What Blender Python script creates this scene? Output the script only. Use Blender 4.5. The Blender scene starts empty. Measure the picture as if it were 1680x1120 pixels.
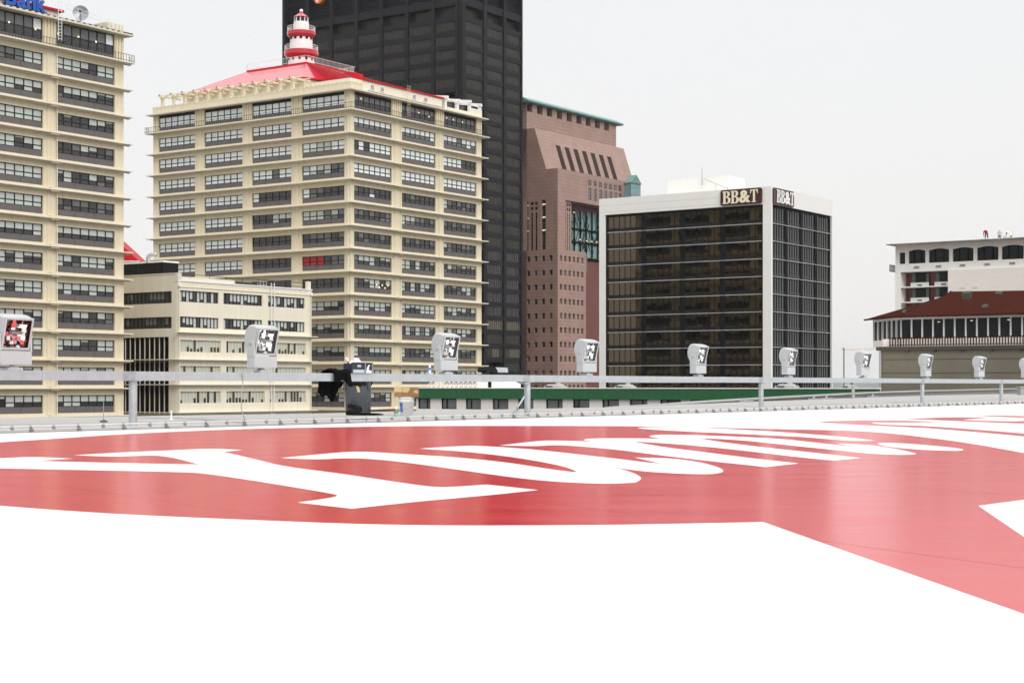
import bpy, math, random
from math import sin, cos, pi, radians, atan, sqrt
from mathutils import Vector, Matrix
random.seed(7)
SC = bpy.context.scene
COL = SC.collection
# ---------------------------------------------------------------- camera model (photo pixels, 1680 x 1120)
f, cx, hy, CZ = 2700.0, 840.0, 632.0, 0.85
TH = atan(1870/2700)
U = Vector((sin(TH), cos(TH), 0)); V = Vector((-cos(TH), sin(TH), 0))
GROUND = -38.0; HAZE = .00005
def P(x, D): return Vector(((x-cx)/f*D, D, 0))
def along(p, d, x):
    k = (x-cx)/f
    return (k*p.y-p.x)/(d.x-k*d.y)
def zat(y, D): return CZ+(hy-y)/f*D
def onroof(x, y, z=0.0):
    D = f*(CZ-z)/(y-hy)
    return ((x-cx)/f*D, D, z)

cam = bpy.data.cameras.new('camera'); co = bpy.data.objects.new('camera', cam); COL.objects.link(co)
co.location = (0, 0, CZ); co.rotation_euler = (radians(90), 0, 0)
cam.sensor_width = 36; cam.lens = 36*f/1680; cam.shift_y = (hy-560)/1680
cam.clip_start = 0.1; cam.clip_end = 40000
SC.camera = co

# ---------------------------------------------------------------- materials
MATS = {}
def mat(name, col, rough=0.6, metal=0.0, ior=1.45, var=0.06, scale=3.0, bump=0.0, coat=0.0, emit=None, spec=0.5, stretch=None, rvar=0.0):
    m = bpy.data.materials.new(name); m.use_nodes = True
    nt = m.node_tree; b = nt.nodes['Principled BSDF']
    b.inputs['Roughness'].default_value = rough; b.inputs['Metallic'].default_value = metal
    b.inputs['IOR'].default_value = ior; b.inputs['Coat Weight'].default_value = coat
    b.inputs['Coat Roughness'].default_value = 0.05
    b.inputs['Specular IOR Level'].default_value = spec
    b.inputs['Base Color'].default_value = (*col, 1)
    if emit:
        b.inputs['Emission Color'].default_value = (*emit[:3], 1); b.inputs['Emission Strength'].default_value = emit[3]
    if var > 0 or bump > 0 or rvar > 0:
        tc = nt.nodes.new('ShaderNodeTexCoord'); mp = nt.nodes.new('ShaderNodeMapping')
        nt.links.new(tc.outputs['Object'], mp.inputs['Vector'])
        if stretch: mp.inputs['Scale'].default_value = stretch
        n = nt.nodes.new('ShaderNodeTexNoise'); n.inputs['Scale'].default_value = scale; n.inputs['Detail'].default_value = 6
        n.inputs['Roughness'].default_value = 0.65
        nt.links.new(mp.outputs[0], n.inputs['Vector'])
        if var > 0:
            mx = nt.nodes.new('ShaderNodeMix'); mx.data_type = 'RGBA'
            mx.inputs[6].default_value = (*[c*(1-2*var) for c in col], 1)
            mx.inputs[7].default_value = (*[min(1, c*(1+2*var)) for c in col], 1)
            nt.links.new(n.outputs['Fac'], mx.inputs[0]); nt.links.new(mx.outputs[2], b.inputs['Base Color'])
        if rvar > 0:
            mr = nt.nodes.new('ShaderNodeMapRange'); mr.inputs['From Min'].default_value = .3; mr.inputs['From Max'].default_value = .7
            mr.inputs['To Min'].default_value = max(0.02, rough-rvar); mr.inputs['To Max'].default_value = rough+rvar
            nt.links.new(n.outputs['Fac'], mr.inputs['Value']); nt.links.new(mr.outputs[0], b.inputs['Roughness'])
        if bump > 0:
            bp = nt.nodes.new('ShaderNodeBump'); bp.inputs['Strength'].default_value = bump; bp.inputs['Distance'].default_value = .05
            nt.links.new(n.outputs['Fac'], bp.inputs['Height']); nt.links.new(bp.outputs[0], b.inputs['Normal'])
    MATS[name] = m
    return m
def brick_mat(name, c1, c2, cm, bw, bh, ms, rough=.5, off=0.5, ior=1.45, bumpd=0.0):
    m = bpy.data.materials.new(name); m.use_nodes = True
    nt = m.node_tree; b = nt.nodes['Principled BSDF']; b.inputs['Roughness'].default_value = rough; b.inputs['IOR'].default_value = ior
    tc = nt.nodes.new('ShaderNodeTexCoord'); br = nt.nodes.new('ShaderNodeTexBrick')
    br.offset = off
    br.inputs['Scale'].default_value = 1; br.inputs['Brick Width'].default_value = bw; br.inputs['Row Height'].default_value = bh
    br.inputs['Mortar Size'].default_value = ms; br.inputs['Color1'].default_value = (*c1, 1); br.inputs['Color2'].default_value = (*c2, 1)
    br.inputs['Mortar'].default_value = (*cm, 1); br.inputs['Mortar Smooth'].default_value = .2
    nt.links.new(tc.outputs['UV'], br.inputs['Vector'])
    n = nt.nodes.new('ShaderNodeTexNoise'); n.inputs['Scale'].default_value = .25; n.inputs['Detail'].default_value = 8
    nt.links.new(tc.outputs['UV'], n.inputs['Vector'])
    mr = nt.nodes.new('ShaderNodeMapRange'); mr.inputs['To Min'].default_value = .8; mr.inputs['To Max'].default_value = 1.2
    nt.links.new(n.outputs['Fac'], mr.inputs['Value'])
    mm = nt.nodes.new('ShaderNodeMix'); mm.data_type = 'RGBA'; mm.blend_type = 'MULTIPLY'; mm.inputs[0].default_value = 1
    nt.links.new(br.outputs['Color'], mm.inputs[6]); nt.links.new(mr.outputs[0], mm.inputs[7])
    nt.links.new(mm.outputs[2], b.inputs['Base Color'])
    MATS[name] = m
    return m
def pane_mat(name, col, rough=.05, ior=1.55, wob=.02, scale=.35):
    m = mat(name, col, rough, ior=ior, var=.12, scale=.6)
    nt = m.node_tree; b = nt.nodes['Principled BSDF']
    tc = nt.nodes.new('ShaderNodeTexCoord'); n = nt.nodes.new('ShaderNodeTexNoise'); n.inputs['Scale'].default_value = scale; n.inputs['Detail'].default_value = 3
    bp = nt.nodes.new('ShaderNodeBump'); bp.inputs['Strength'].default_value = 1; bp.inputs['Distance'].default_value = wob
    nt.links.new(tc.outputs['Object'], n.inputs['Vector']); nt.links.new(n.outputs['Fac'], bp.inputs['Height']); nt.links.new(bp.outputs[0], b.inputs['Normal'])
    return m

# cream masonry with rain streaks
def cream_mat(name, col, streak=.12):
    m = mat(name, col, .75, var=0)
    nt = m.node_tree; b = nt.nodes['Principled BSDF']
    tc = nt.nodes.new('ShaderNodeTexCoord')
    mp = nt.nodes.new('ShaderNodeMapping'); mp.inputs['Scale'].default_value = (1.1, .12, 1)
    nt.links.new(tc.outputs['UV'], mp.inputs['Vector'])
    n = nt.nodes.new('ShaderNodeTexNoise'); n.inputs['Scale'].default_value = 1.3; n.inputs['Detail'].default_value = 8; n.inputs['Roughness'].default_value = .7
    nt.links.new(mp.outputs[0], n.inputs['Vector'])
    mx = nt.nodes.new('ShaderNodeMix'); mx.data_type = 'RGBA'
    mx.inputs[6].default_value = (*[c*(1-streak*2) for c in col], 1); mx.inputs[7].default_value = (*[min(1, c*(1+streak)) for c in col], 1)
    nt.links.new(n.outputs['Fac'], mx.inputs[0]); nt.links.new(mx.outputs[2], b.inputs['Base Color'])
    return m
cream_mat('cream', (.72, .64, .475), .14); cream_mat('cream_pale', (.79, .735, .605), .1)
cream_mat('cream_side', (.69, .64, .52), .1)  # darker copy of cream_pale, the annex side's shade put into the colour
mat('spandrel', (.115, .107, .107), .55, var=.1, scale=1.2)
mat('frame_dark', (.028, .021, .018), .6, var=0, spec=.2)
pane_mat('pane_dark', (.026, .03, .032)); pane_mat('pane_mid', (.115, .125, .125))
pane_mat('pane_pale', (.48, .53, .50), .12); pane_mat('pane_bright', (.76, .83, .83), .1)  # pane_bright: pale blinds with the sky reflection put into the base colour
mat('red_sign', (.42, .02, .03), .4)
mat('black_rail', (.025, .024, .024), .5, var=0)
mat('red_roof', (.47, .012, .03), .22, var=.06, scale=1.5, coat=.6)
mat('red_trim', (.50, .006, .012), .5, spec=.2)
mat('white_paint', (.80, .79, .78), .45, var=.03)
mat('white_stone', (.78, .77, .74), .55, var=.03, scale=.5)
mat('tower_metal', (.012, .012, .014), .55, spec=.2, var=.1, scale=.3)
pane_mat('tower_glass', (.034, .031, .025), .25, ior=1.3)
mat('tower_louvre', (.005, .006, .010), .6, spec=.1)
mat('black', (.004, .004, .005), .7, var=0, spec=.08)
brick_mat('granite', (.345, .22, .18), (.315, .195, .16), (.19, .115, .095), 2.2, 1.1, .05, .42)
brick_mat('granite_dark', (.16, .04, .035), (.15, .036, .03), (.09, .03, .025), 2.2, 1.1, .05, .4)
mat('copper', (.13, .26, .23), .55, var=.12, scale=.5)
pane_mat('teal_glass', (.02, .06, .06), .08, ior=1.6); pane_mat('teal_pale', (.18, .30, .30), .15)
mat('lamp_warm', (.8, .6, .35), .5, var=0, emit=(1, .75, .42, .9))
mat('bronze_mirror', (.105, .085, .056), .03, metal=1.0, var=0)
nt = MATS['bronze_mirror'].node_tree
_tc = nt.nodes.new('ShaderNodeTexCoord'); _n = nt.nodes.new('ShaderNodeTexNoise'); _n.inputs['Scale'].default_value = .3; _n.inputs['Detail'].default_value = 2
_b = nt.nodes.new('ShaderNodeBump'); _b.inputs['Distance'].default_value = .012
nt.links.new(_tc.outputs['Object'], _n.inputs['Vector']); nt.links.new(_n.outputs['Fac'], _b.inputs['Height']); nt.links.new(_b.outputs[0], nt.nodes['Principled BSDF'].inputs['Normal'])
mat('bronze_dark', (.008, .008, .010), .6, var=0, spec=.06); mat('bronze_spandrel', (.016, .015, .013), .45, var=.1, spec=.15)
mat('curtain_grey', (.15, .158, .15), .7, spec=.15)
mat('maroon', (.055, .008, .012), .35, var=0); mat('cream_letter', (.80, .76, .52), .4, var=0); mat('white_letter', (.82, .84, .80), .4, var=0)
mat('blue_letter', (.01, .09, .45), .35, var=0); mat('blue_edge', (.006, .02, .09), .4, var=0)
mat('orange', (.85, .17, .015), .4, var=0)
mat('green_band', (.012, .10, .033), .5, var=.12, scale=.6, stretch=(1, 1, 6))
mat('concrete', (.17, .155, .12), .85, spec=.2, var=.14, scale=.35, bump=.1)
mat('concrete_dark', (.07, .062, .05), .85, spec=.2)
mat('rust_roof', (.050, .0155, .0105), .9, spec=0, var=.18, scale=1.4)
mat('pink_white', (.74, .69, .645), .6)
mat('hotel_glass', (.012, .016, .018), .25, var=.1, spec=.2)
mat('deck', (.36, .35, .335), .55, var=.07, scale=.9, rvar=.1)
mat('galv', (.46, .485, .505), .42, metal=.55, var=.12, scale=5.0, rvar=.12)
mat('galv_dark', (.36, .38, .40), .45, metal=.5, var=.18, scale=9.0)
mat('bracket_grey', (.24, .225, .22), .6); mat('pipe_white', (.56, .54, .53), .45)
mat('lamp_shell', (.44, .45, .46), .45, var=.02); mat('reflector', (.93, .95, .95), .06, metal=1, var=0)
mat('bezel', (.008, .008, .009), .5, var=0, spec=.15)
mat('cloth_black', (.005, .005, .005), .95, spec=.08, var=0, bump=.3, scale=30)
mat('bin_grey', (.075, .087, .10), .55, var=.12, scale=8); mat('bag_black', (.005, .005, .006), .4, var=0, spec=.25)
mat('tape', (.62, .50, .28), .6); mat('tool_navy', (.02, .025, .05), .6); mat('tool_pale', (.4, .45, .52), .5)
mat('paper', (.82, .82, .82), .7); mat('cardboard', (.36, .19, .09), .8, var=.1, scale=6); mat('tape_yellow', (.68, .52, .25), .5)
mat('bucket_white', (.78, .78, .79), .4); mat('label_blue', (.05, .14, .5), .4); mat('spray_green', (.02, .33, .10), .35)
mat('bottle_clear', (.62, .68, .75), .1); mat('bottle_blue', (.05, .2, .7), .3)
mat('cable', (.40, .38, .36), .6, var=0); mat('hvac', (.36, .37, .37), .5); mat('hvac_dark', (.05, .05, .055), .5)
mat('jacket_red', (.30, .012, .02), .8); mat('trouser', (.06, .06, .07), .85); mat('skin', (.45, .27, .2), .6); mat('shirt_pale', (.38, .36, .42), .8); mat('hair', (.03, .02, .015), .7)
mat('asphalt', (.06, .06, .062), .85, var=.15, scale=.1); mat('water', (.16, .19, .21), .12, var=.1, scale=.02)
mat('slot_dark', (.04, .027, .022), .7, spec=.1); mat('hills', (.05, .075, .05), .9, var=.3, scale=.02)

# thin clear lamp glass
gm = bpy.data.materials.new('lamp_glass'); gm.use_nodes = True; nt = gm.node_tree; nt.nodes.clear()
o_ = nt.nodes.new('ShaderNodeOutputMaterial'); mx = nt.nodes.new('ShaderNodeMixShader'); tr = nt.nodes.new('ShaderNodeBsdfTransparent'); gl = nt.nodes.new('ShaderNodeBsdfGlossy')
gl.inputs['Roughness'].default_value = .02; fr = nt.nodes.new('ShaderNodeFresnel'); fr.inputs['IOR'].default_value = 1.45
nt.links.new(fr.outputs[0], mx.inputs[0]); nt.links.new(tr.outputs[0], mx.inputs[1]); nt.links.new(gl.outputs[0], mx.inputs[2]); nt.links.new(mx.outputs[0], o_.inputs[0])
MATS['lamp_glass'] = gm

# painted roof membrane, wet: streaky gloss
def roof_paint(name, col, rough, lo, hi):
    m = bpy.data.materials.new(name); m.use_nodes = True; nt = m.node_tree; b = nt.nodes['Principled BSDF']
    tc = nt.nodes.new('ShaderNodeTexCoord'); mp = nt.nodes.new('ShaderNodeMapping')
    mp.inputs['Rotation'].default_value = (0, 0, radians(-12)); mp.inputs['Scale'].default_value = (.35, 1.6, 1)
    nt.links.new(tc.outputs['Object'], mp.inputs['Vector'])
    n = nt.nodes.new('ShaderNodeTexNoise'); n.inputs['Scale'].default_value = 1.1; n.inputs['Detail'].default_value = 9; n.inputs['Roughness'].default_value = .62
    nt.links.new(mp.outputs[0], n.inputs['Vector'])
    mr = nt.nodes.new('ShaderNodeMapRange'); mr.inputs['From Min'].default_value = .32; mr.inputs['From Max'].default_value = .68
    mr.inputs['To Min'].default_value = lo; mr.inputs['To Max'].default_value = hi
    nt.links.new(n.outputs['Fac'], mr.inputs['Value']); nt.links.new(mr.outputs[0], b.inputs['Roughness'])
    mx = nt.nodes.new('ShaderNodeMix'); mx.data_type = 'RGBA'
    mx.inputs[6].default_value = (*[c*.95 for c in col], 1); mx.inputs[7].default_value = (*[min(1, c*1.04) for c in col], 1)
    nt.links.new(n.outputs['Fac'], mx.inputs[0]); nt.links.new(mx.outputs[2], b.inputs['Base Color'])
    n2 = nt.nodes.new('ShaderNodeTexNoise'); n2.inputs['Scale'].default_value = 2.2; n2.inputs['Detail'].default_value = 2
    nt.links.new(tc.outputs['Object'], n2.inputs['Vector'])
    bp = nt.nodes.new('ShaderNodeBump'); bp.inputs['Strength'].default_value = .3; bp.inputs['Distance'].default_value = .0012
    nt.links.new(n2.outputs['Fac'], bp.inputs['Height']); nt.links.new(bp.outputs[0], b.inputs['Normal'])
    MATS[name] = m
roof_paint('roof_white', (.86, .86, .865), .3, .33, .4)
roof_paint('roof_red', (.55, .003, .011), .25, .175, .23)
MATS['roof_red'].node_tree.nodes['Principled BSDF'].inputs['Specular IOR Level'].default_value = .3
mat('seam_white', (.62, .62, .63), .4, var=0)
mat('seam_red', (.45, .008, .017), .24, var=0)

# ---------------------------------------------------------------- mesh builder
class MB:
    def __init__(s): s.v = []; s.f = []; s.m = []; s.sm = []; s.mats = []
    def mi(s, name):
        if name not in s.mats: s.mats.append(name)
        return s.mats.index(name)
    def face(s, pts, m, smooth=False):
        i = len(s.v); s.v += [tuple(p) for p in pts]; s.f.append(tuple(range(i, i+len(pts)))); s.m.append(s.mi(m)); s.sm.append(smooth)
    def mesh(s, vs, fs, m, smooth=False):
        i = len(s.v); s.v += [tuple(p) for p in vs]
        for q in fs: s.f.append(tuple(i+j for j in q)); s.m.append(s.mi(m)); s.sm.append(smooth)
    def hexa(s, c, m):      # c: 4 bottom (ccw seen from above) + 4 top
        s.mesh(c, [(3, 2, 1, 0), (4, 5, 6, 7), (0, 1, 5, 4), (1, 2, 6, 5), (2, 3, 7, 6), (3, 0, 4, 7)], m)
    def box(s, x0, x1, y0, y1, z0, z1, m):
        s.hexa([(x0, y0, z0), (x1, y0, z0), (x1, y1, z0), (x0, y1, z0), (x0, y0, z1), (x1, y0, z1), (x1, y1, z1), (x0, y1, z1)], m)
    def bar(s, a, b, r, m, n=6, r2=None, smooth=True, cap=True):
        a = Vector(a); b = Vector(b); d = (b-a).normalized(); r2 = r if r2 is None else r2
        t = d.cross(Vector((0, 0, 1)));
        if t.length < 1e-3: t = Vector((1, 0, 0))
        t.normalize(); w = t.cross(d)
        ph = pi/4 if n == 4 else 0
        vs = [a+(t*cos(2*pi*i/n+ph)+w*sin(2*pi*i/n+ph))*r for i in range(n)]+[b+(t*cos(2*pi*i/n+ph)+w*sin(2*pi*i/n+ph))*r2 for i in range(n)]
        s.mesh(vs, [(i, (i+1) % n, n+(i+1) % n, n+i) for i in range(n)], m, smooth and n > 4)
        if cap: s.mesh(vs, [tuple(range(n-1, -1, -1)), tuple(range(n, 2*n))], m)
    def tube(s, pts, r, m, n=6):
        for a, b in zip(pts[:-1], pts[1:]): s.bar(a, b, r, m, n, cap=True)
    def lathe(s, prof, c, m, n=24, smooth=True, capt=True):
        c = Vector(c); k = len(prof); vs = []
        for r, z in prof: vs += [c+Vector((r*cos(2*pi*i/n), r*sin(2*pi*i/n), z)) for i in range(n)]
        fs = [(j*n+i, j*n+(i+1) % n, (j+1)*n+(i+1) % n, (j+1)*n+i) for j in range(k-1) for i in range(n)]
        s.mesh(vs, fs, m, smooth)
        if capt:
            s.mesh(vs[:n], [tuple(range(n-1, -1, -1))], m); s.mesh(vs[-n:], [tuple(range(n))], m)
    def prism(s, pts, ext, m):      # planar polygon extruded by vector
        pts = [Vector(p) for p in pts]; e = Vector(ext); n = len(pts)
        vs = pts+[p+e for p in pts]
        s.mesh(vs, [tuple(range(n-1, -1, -1)), tuple(range(n, 2*n))]+[(i, (i+1) % n, n+(i+1) % n, n+i) for i in range(n)], m)
    def build(s, name, parent=None, fix=True):
        root = parent
        while root is not None and root.parent: root = root.parent
        o = root.location if root is not None else Vector((0, 0, 0))
        me = bpy.data.meshes.new(name)
        me.from_pydata([(a-o.x, b-o.y, c-o.z) for a, b, c in s.v], [], s.f)
        for n in s.mats: me.materials.append(MATS[n])
        me.polygons.foreach_set('material_index', s.m); me.polygons.foreach_set('use_smooth', s.sm)
        uv = me.uv_layers.new(name='UVMap')
        for p in me.polygons:
            n = p.normal
            if abs(n.z) > .95: t = Vector((1, 0, 0)); w = Vector((0, 1, 0))
            else:
                t = Vector((0, 0, 1)).cross(n).normalized(); w = n.cross(t)
            for li in p.loop_indices:
                c = me.vertices[me.loops[li].vertex_index].co
                uv.data[li].uv = (c.dot(t), c.dot(w))
        me.update()
        ob = bpy.data.objects.new(name, me); COL.objects.link(ob)
        if parent is not None: ob.parent = parent
        return ob
def tag(o, label=None, cat=None, group=None, kind=None):
    if label: o['label'] = label
    if cat: o['category'] = cat
    if group: o['group'] = group
    if kind: o['kind'] = kind
    return o
def thing(name, loc, label, cat, group=None):
    o = bpy.data.objects.new(name, None); COL.objects.link(o); o.location = loc; o.empty_display_size = .2
    return tag(o, label, cat, group)
def copy_tree(o, parent=None):
    c = o.copy(); COL.objects.link(c)
    if parent is not None: c.parent = parent
    for ch in [x for x in o.children]: copy_tree(ch, c)
    return c
class F:      # facade frame: s along the wall, n outward, z up
    def __init__(s, p, sd, nd): s.p = Vector((p.x, p.y, 0)); s.s = sd; s.n = nd
    def pt(s, a, n, z): return s.p+s.s*a+s.n*n+Vector((0, 0, z))
    def box(s, mb, a0, a1, n0, n1, z0, z1, m):
        c = [s.pt(a0, n1, z0), s.pt(a1, n1, z0), s.pt(a1, n0, z0), s.pt(a0, n0, z0)]
        if s.s.cross(s.n).z > 0: c = [c[3], c[2], c[1], c[0]]
        mb.hexa(c+[q+Vector((0, 0, z1-z0)) for q in c], m)
    def quad(s, mb, a0, a1, z0, z1, n, m):
        q = [s.pt(a0, n, z0), s.pt(a1, n, z0), s.pt(a1, n, z1), s.pt(a0, n, z1)]
        if s.s.cross(Vector((0, 0, 1))).dot(s.n) < 0: q.reverse()
        mb.face(q, m)
def RF(c): return F(c, U, -V)      # right-hand facade, receding right
def LF(c): return F(c, V, -U)      # left-hand facade, receding left

# ---------------------------------------------------------------- world, sun
w = bpy.data.worlds.new('World'); SC.world = w; w.use_nodes = True; nt = w.node_tree
bg = nt.nodes['Background']; bg.inputs['Strength'].default_value = .1
sky = nt.nodes.new('ShaderNodeTexSky'); sky.sky_type = 'NISHITA'; sky.sun_disc = False
SUN_EL, SUN_AZ = radians(38), radians(150)      # azimuth clockwise from +Y
sky.sun_elevation = SUN_EL; sky.sun_rotation = SUN_AZ; sky.air_density = 1; sky.dust_density = 5
tc = nt.nodes.new('ShaderNodeTexCoord'); sep = nt.nodes.new('ShaderNodeSeparateXYZ'); nt.links.new(tc.outputs['Generated'], sep.inputs[0])
rmp = nt.nodes.new('ShaderNodeValToRGB'); nt.links.new(sep.outputs['Z'], rmp.inputs[0])      # overcast: brighter overhead
cr = rmp.color_ramp; cr.elements[0].position = 0; cr.elements[0].color = (9.15/22, 8.95/22, 8.6/22, 1)
cr.elements[1].position = 1; cr.elements[1].color = (.86, .86, .86, 1)
e = cr.elements.new(.25); e.color = (8.75/22, 8.8/22, 8.95/22, 1)
e = cr.elements.new(.5); e.color = (12.5/22, 12.6/22, 12.7/22, 1)
sc = nt.nodes.new('ShaderNodeMix'); sc.data_type = 'RGBA'; sc.blend_type = 'MULTIPLY'; sc.inputs[0].default_value = 1; sc.inputs[7].default_value = (22, 22, 22, 1)
sc.clamp_result = False
nt.links.new(rmp.outputs[0], sc.inputs[6])
cl = nt.nodes.new('ShaderNodeTexNoise'); cl.inputs['Scale'].default_value = 1.6; cl.inputs['Detail'].default_value = 4; nt.links.new(tc.outputs['Generated'], cl.inputs['Vector'])
cm = nt.nodes.new('ShaderNodeMapRange'); cm.inputs['To Min'].default_value = .93; cm.inputs['To Max'].default_value = 1.07; nt.links.new(cl.outputs['Fac'], cm.inputs['Value'])
cc = nt.nodes.new('ShaderNodeMix'); cc.data_type = 'RGBA'; cc.blend_type = 'MULTIPLY'; cc.inputs[0].default_value = 1
nt.links.new(sc.outputs[2], cc.inputs[6]); nt.links.new(cm.outputs[0], cc.inputs[7])
mxw = nt.nodes.new('ShaderNodeMix'); mxw.data_type = 'RGBA'; mxw.inputs[0].default_value = .93
nt.links.new(sky.outputs[0], mxw.inputs[6]); nt.links.new(cc.outputs[2], mxw.inputs[7]); nt.links.new(mxw.outputs[2], bg.inputs['Color'])
sl = bpy.data.lights.new('sun', 'SUN'); sl.energy = 1.5; sl.angle = radians(25); sl.color = (1, .965, .91)
so = bpy.data.objects.new('sun', sl); COL.objects.link(so)
sd = Vector((sin(SUN_AZ)*cos(SUN_EL), cos(SUN_AZ)*cos(SUN_EL), sin(SUN_EL)))
so.rotation_euler = sd.to_track_quat('Z', 'Y').to_euler()
SC.view_settings.view_transform = 'Standard'; SC.view_settings.look = 'None'; SC.view_settings.exposure = .1; SC.view_settings.gamma = 1
SC.cycles.max_bounces = 8; SC.cycles.use_denoising = True

# ---------------------------------------------------------------- setting
g = MB(); g.face([(-6000, -600, GROUND), (6000, -600, GROUND), (6000, 900, GROUND), (-6000, 900, GROUND)], 'asphalt')
tag(g.build('ground'), kind='structure')
g = MB(); g.face([(-9000, 900, GROUND-.3), (9000, 900, GROUND-.3), (9000, 11000, GROUND-.3), (-9000, 11000, GROUND-.3)], 'water')
tag(g.build('river'), kind='structure')
g = MB(); prev = None
hp = [(-9000+i*250, 10600+200*sin(i*.7)) for i in range(73)]
rows = []
for j in range(6):
    rows.append([(x, y+j*420, GROUND-2+ (0 if j == 0 else (92+10*sin(x*.0021)+6*sin(x*.0047+1.3)+3*sin(x*.011))*(min(j, 3)/3.0)**.6)) for x, y in hp])
vs = [p for r in rows for p in r]; n = len(hp)
g.mesh(vs, [(j*n+i, j*n+i+1, (j+1)*n+i+1, (j+1)*n+i) for j in range(5) for i in range(n-1)], 'hills', True)
tag(g.build('hills'), kind='structure')

hz = MB(); hz.box(-8000, 8000, -500, 13500, GROUND-2, 240, 'black'); hzo = hz.build('haze'); hzo['kind'] = 'stuff'
hm = bpy.data.materials.new('haze'); hm.use_nodes = True; hn = hm.node_tree; hn.nodes.clear(); ho_ = hn.nodes.new('ShaderNodeOutputMaterial'); hv = hn.nodes.new('ShaderNodeVolumePrincipled')
hv.inputs['Color'].default_value = (.93, .95, 1, 1); hv.inputs['Density'].default_value = HAZE; hv.inputs['Anisotropy'].default_value = .2; hn.links.new(hv.outputs[0], ho_.inputs['Volume'])
hzo.data.materials.clear(); hzo.data.materials.append(hm)
# ---------------------------------------------------------------- arena roof
RAIL0 = P(0, 30.5); EDGE0 = P(0, f*CZ/(711-hy))
FR = F(RAIL0, U, V)            # n = distance behind the rail
FE = F(EDGE0, U, V)
r = MB()
a, b = FE.pt(-14, 0, 0), FE.pt(110, 0, 0)
top = [a, (-60, 2, 0), (-60, -30, 0), (90, -30, 0), (110, 60, 0), b]
r.face(list(reversed([Vector(p) for p in top])) if False else [Vector(p) for p in top], 'roof_white')
ro = r.build('roof_deck'); tag(ro, kind='structure')
if ro.data.polygons[0].normal.z < 0: ro.data.flip_normals()
# perimeter walkway behind the roof edge and its raised kerb
LN = F(RAIL0+V*4.5, U, V)
far = []
for x, y in [(-150, 687), (0, 686), (280, 681.5), (520, 678), (690, 673.5), (800, 671.5), (1000, 668), (1100, 664), (1200, 659.5), (1300, 656), (1400, 652), (1520, 648), (1680, 645), (1900, 641)]:
    s_ = along(LN.p, U, x); q = LN.pt(s_, 0, 0); far.append((s_, zat(y, q.y)))
def farz(s_):
    for (a0, z0), (a1, z1) in zip(far[:-1], far[1:]):
        if a0 <= s_ <= a1: return z0+(z1-z0)*(s_-a0)/(a1-a0)
    return far[-1][1] if s_ > far[-1][0] else far[0][1]
def deckz(s_, n): return -.03+(farz(s_)+.03)*max(0, min(1, (n+1.2)/5.7))**.8
d = MB(); ss = [-14+i*2.0 for i in range(66)]; ns = [-1.22, -.6, 0, .8, 1.8, 3, 4.5]
vs = [FR.pt(s_, n_, deckz(s_, n_)) for s_ in ss for n_ in ns]; k = len(ns)
d.mesh(vs, [(i*k+j, (i+1)*k+j, (i+1)*k+j+1, i*k+j+1) for i in range(len(ss)-1) for j in range(k-1)], 'deck', True)
for i in range(len(ss)-1):
    A, B = ss[i], ss[i+1]
    d.face([FR.pt(A, 4.5, deckz(A, 4.5)), FR.pt(B, 4.5, deckz(B, 4.5)), FR.pt(B, 4.5, -9), FR.pt(A, 4.5, -9)], 'concrete')
do = d.build('walkway'); tag(do, kind='structure')
m_ = MB()      # sheet seams across the walkway
for n_, dz in ((1.6, 0), (2.9, 0)):
    for i in range(6, 60):
        A, B = ss[i], ss[i+1]
        m_.face([FR.pt(A, n_, deckz(A, n_)+.006), FR.pt(B, n_, deckz(B, n_)+.006), FR.pt(B, n_+.05, deckz(B, n_+.05)+.006), FR.pt(A, n_+.05, deckz(A, n_+.05)+.006)], 'galv_dark')
tag(m_.build('walkway_seam', do))
kb = MB()
kp = []
for x, y in [(1010, 667.2), (1100, 662), (1160, 657.5), (1200, 655.2), (1300, 649.5), (1380, 645.5), (1430, 643), (1520, 640), (1680, 636.5), (1900, 632)]:
    s_ = along(LN.p, U, x); q = LN.pt(s_, 0, 0); kp.append((s_, zat(y, q.y)))
for (a0, z0), (a1, z1) in zip(kp[:-1], kp[1:]):
    lo0, lo1 = deckz(a0, 4.5)-.2, deckz(a1, 4.5)-.2
    for (n0, n1, h, m) in ((.02, .30, 0, 'bracket_grey'), (-.10, .42, .07, 'deck')):
        z0b, z1b = (lo0, lo1) if h == 0 else (z0-.06, z1-.06)
        kb.hexa([LN.pt(a0, n0, z0b), LN.pt(a1, n0, z1b), LN.pt(a1, n1, z1b), LN.pt(a0, n1, z0b)] +
                [LN.pt(a0, n0, z0-(.061 if h == 0 else 0)), LN.pt(a1, n0, z1-(.061 if h == 0 else 0)), LN.pt(a1, n1, z1-(.061 if h == 0 else 0)), LN.pt(a0, n1, z0-(.061 if h == 0 else 0))], m)
tag(kb.build('roof_kerb'), kind='structure')
# arena body under the roof
bd = MB(); q = [FR.pt(-14, 4.4, 0), FR.pt(-14, -1.1, 0), Vector((-60, 2, 0)), Vector((-60, -30, 0)), Vector((90, -30, 0)), Vector((110, 60, 0)), FR.pt(110, 4.4, 0)]
n = len(q)
for i in range(n):
    a, b = q[i], q[(i+1) % n]; zt = -.6
    bd.face([a+Vector((0, 0, GROUND)), b+Vector((0, 0, GROUND)), b+Vector((0, 0, zt)), a+Vector((0, 0, zt))], 'concrete')
bo = bd.build('arena_building'); tag(bo, 'broad concrete arena building under the white painted roof in the foreground', 'building')

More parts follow.
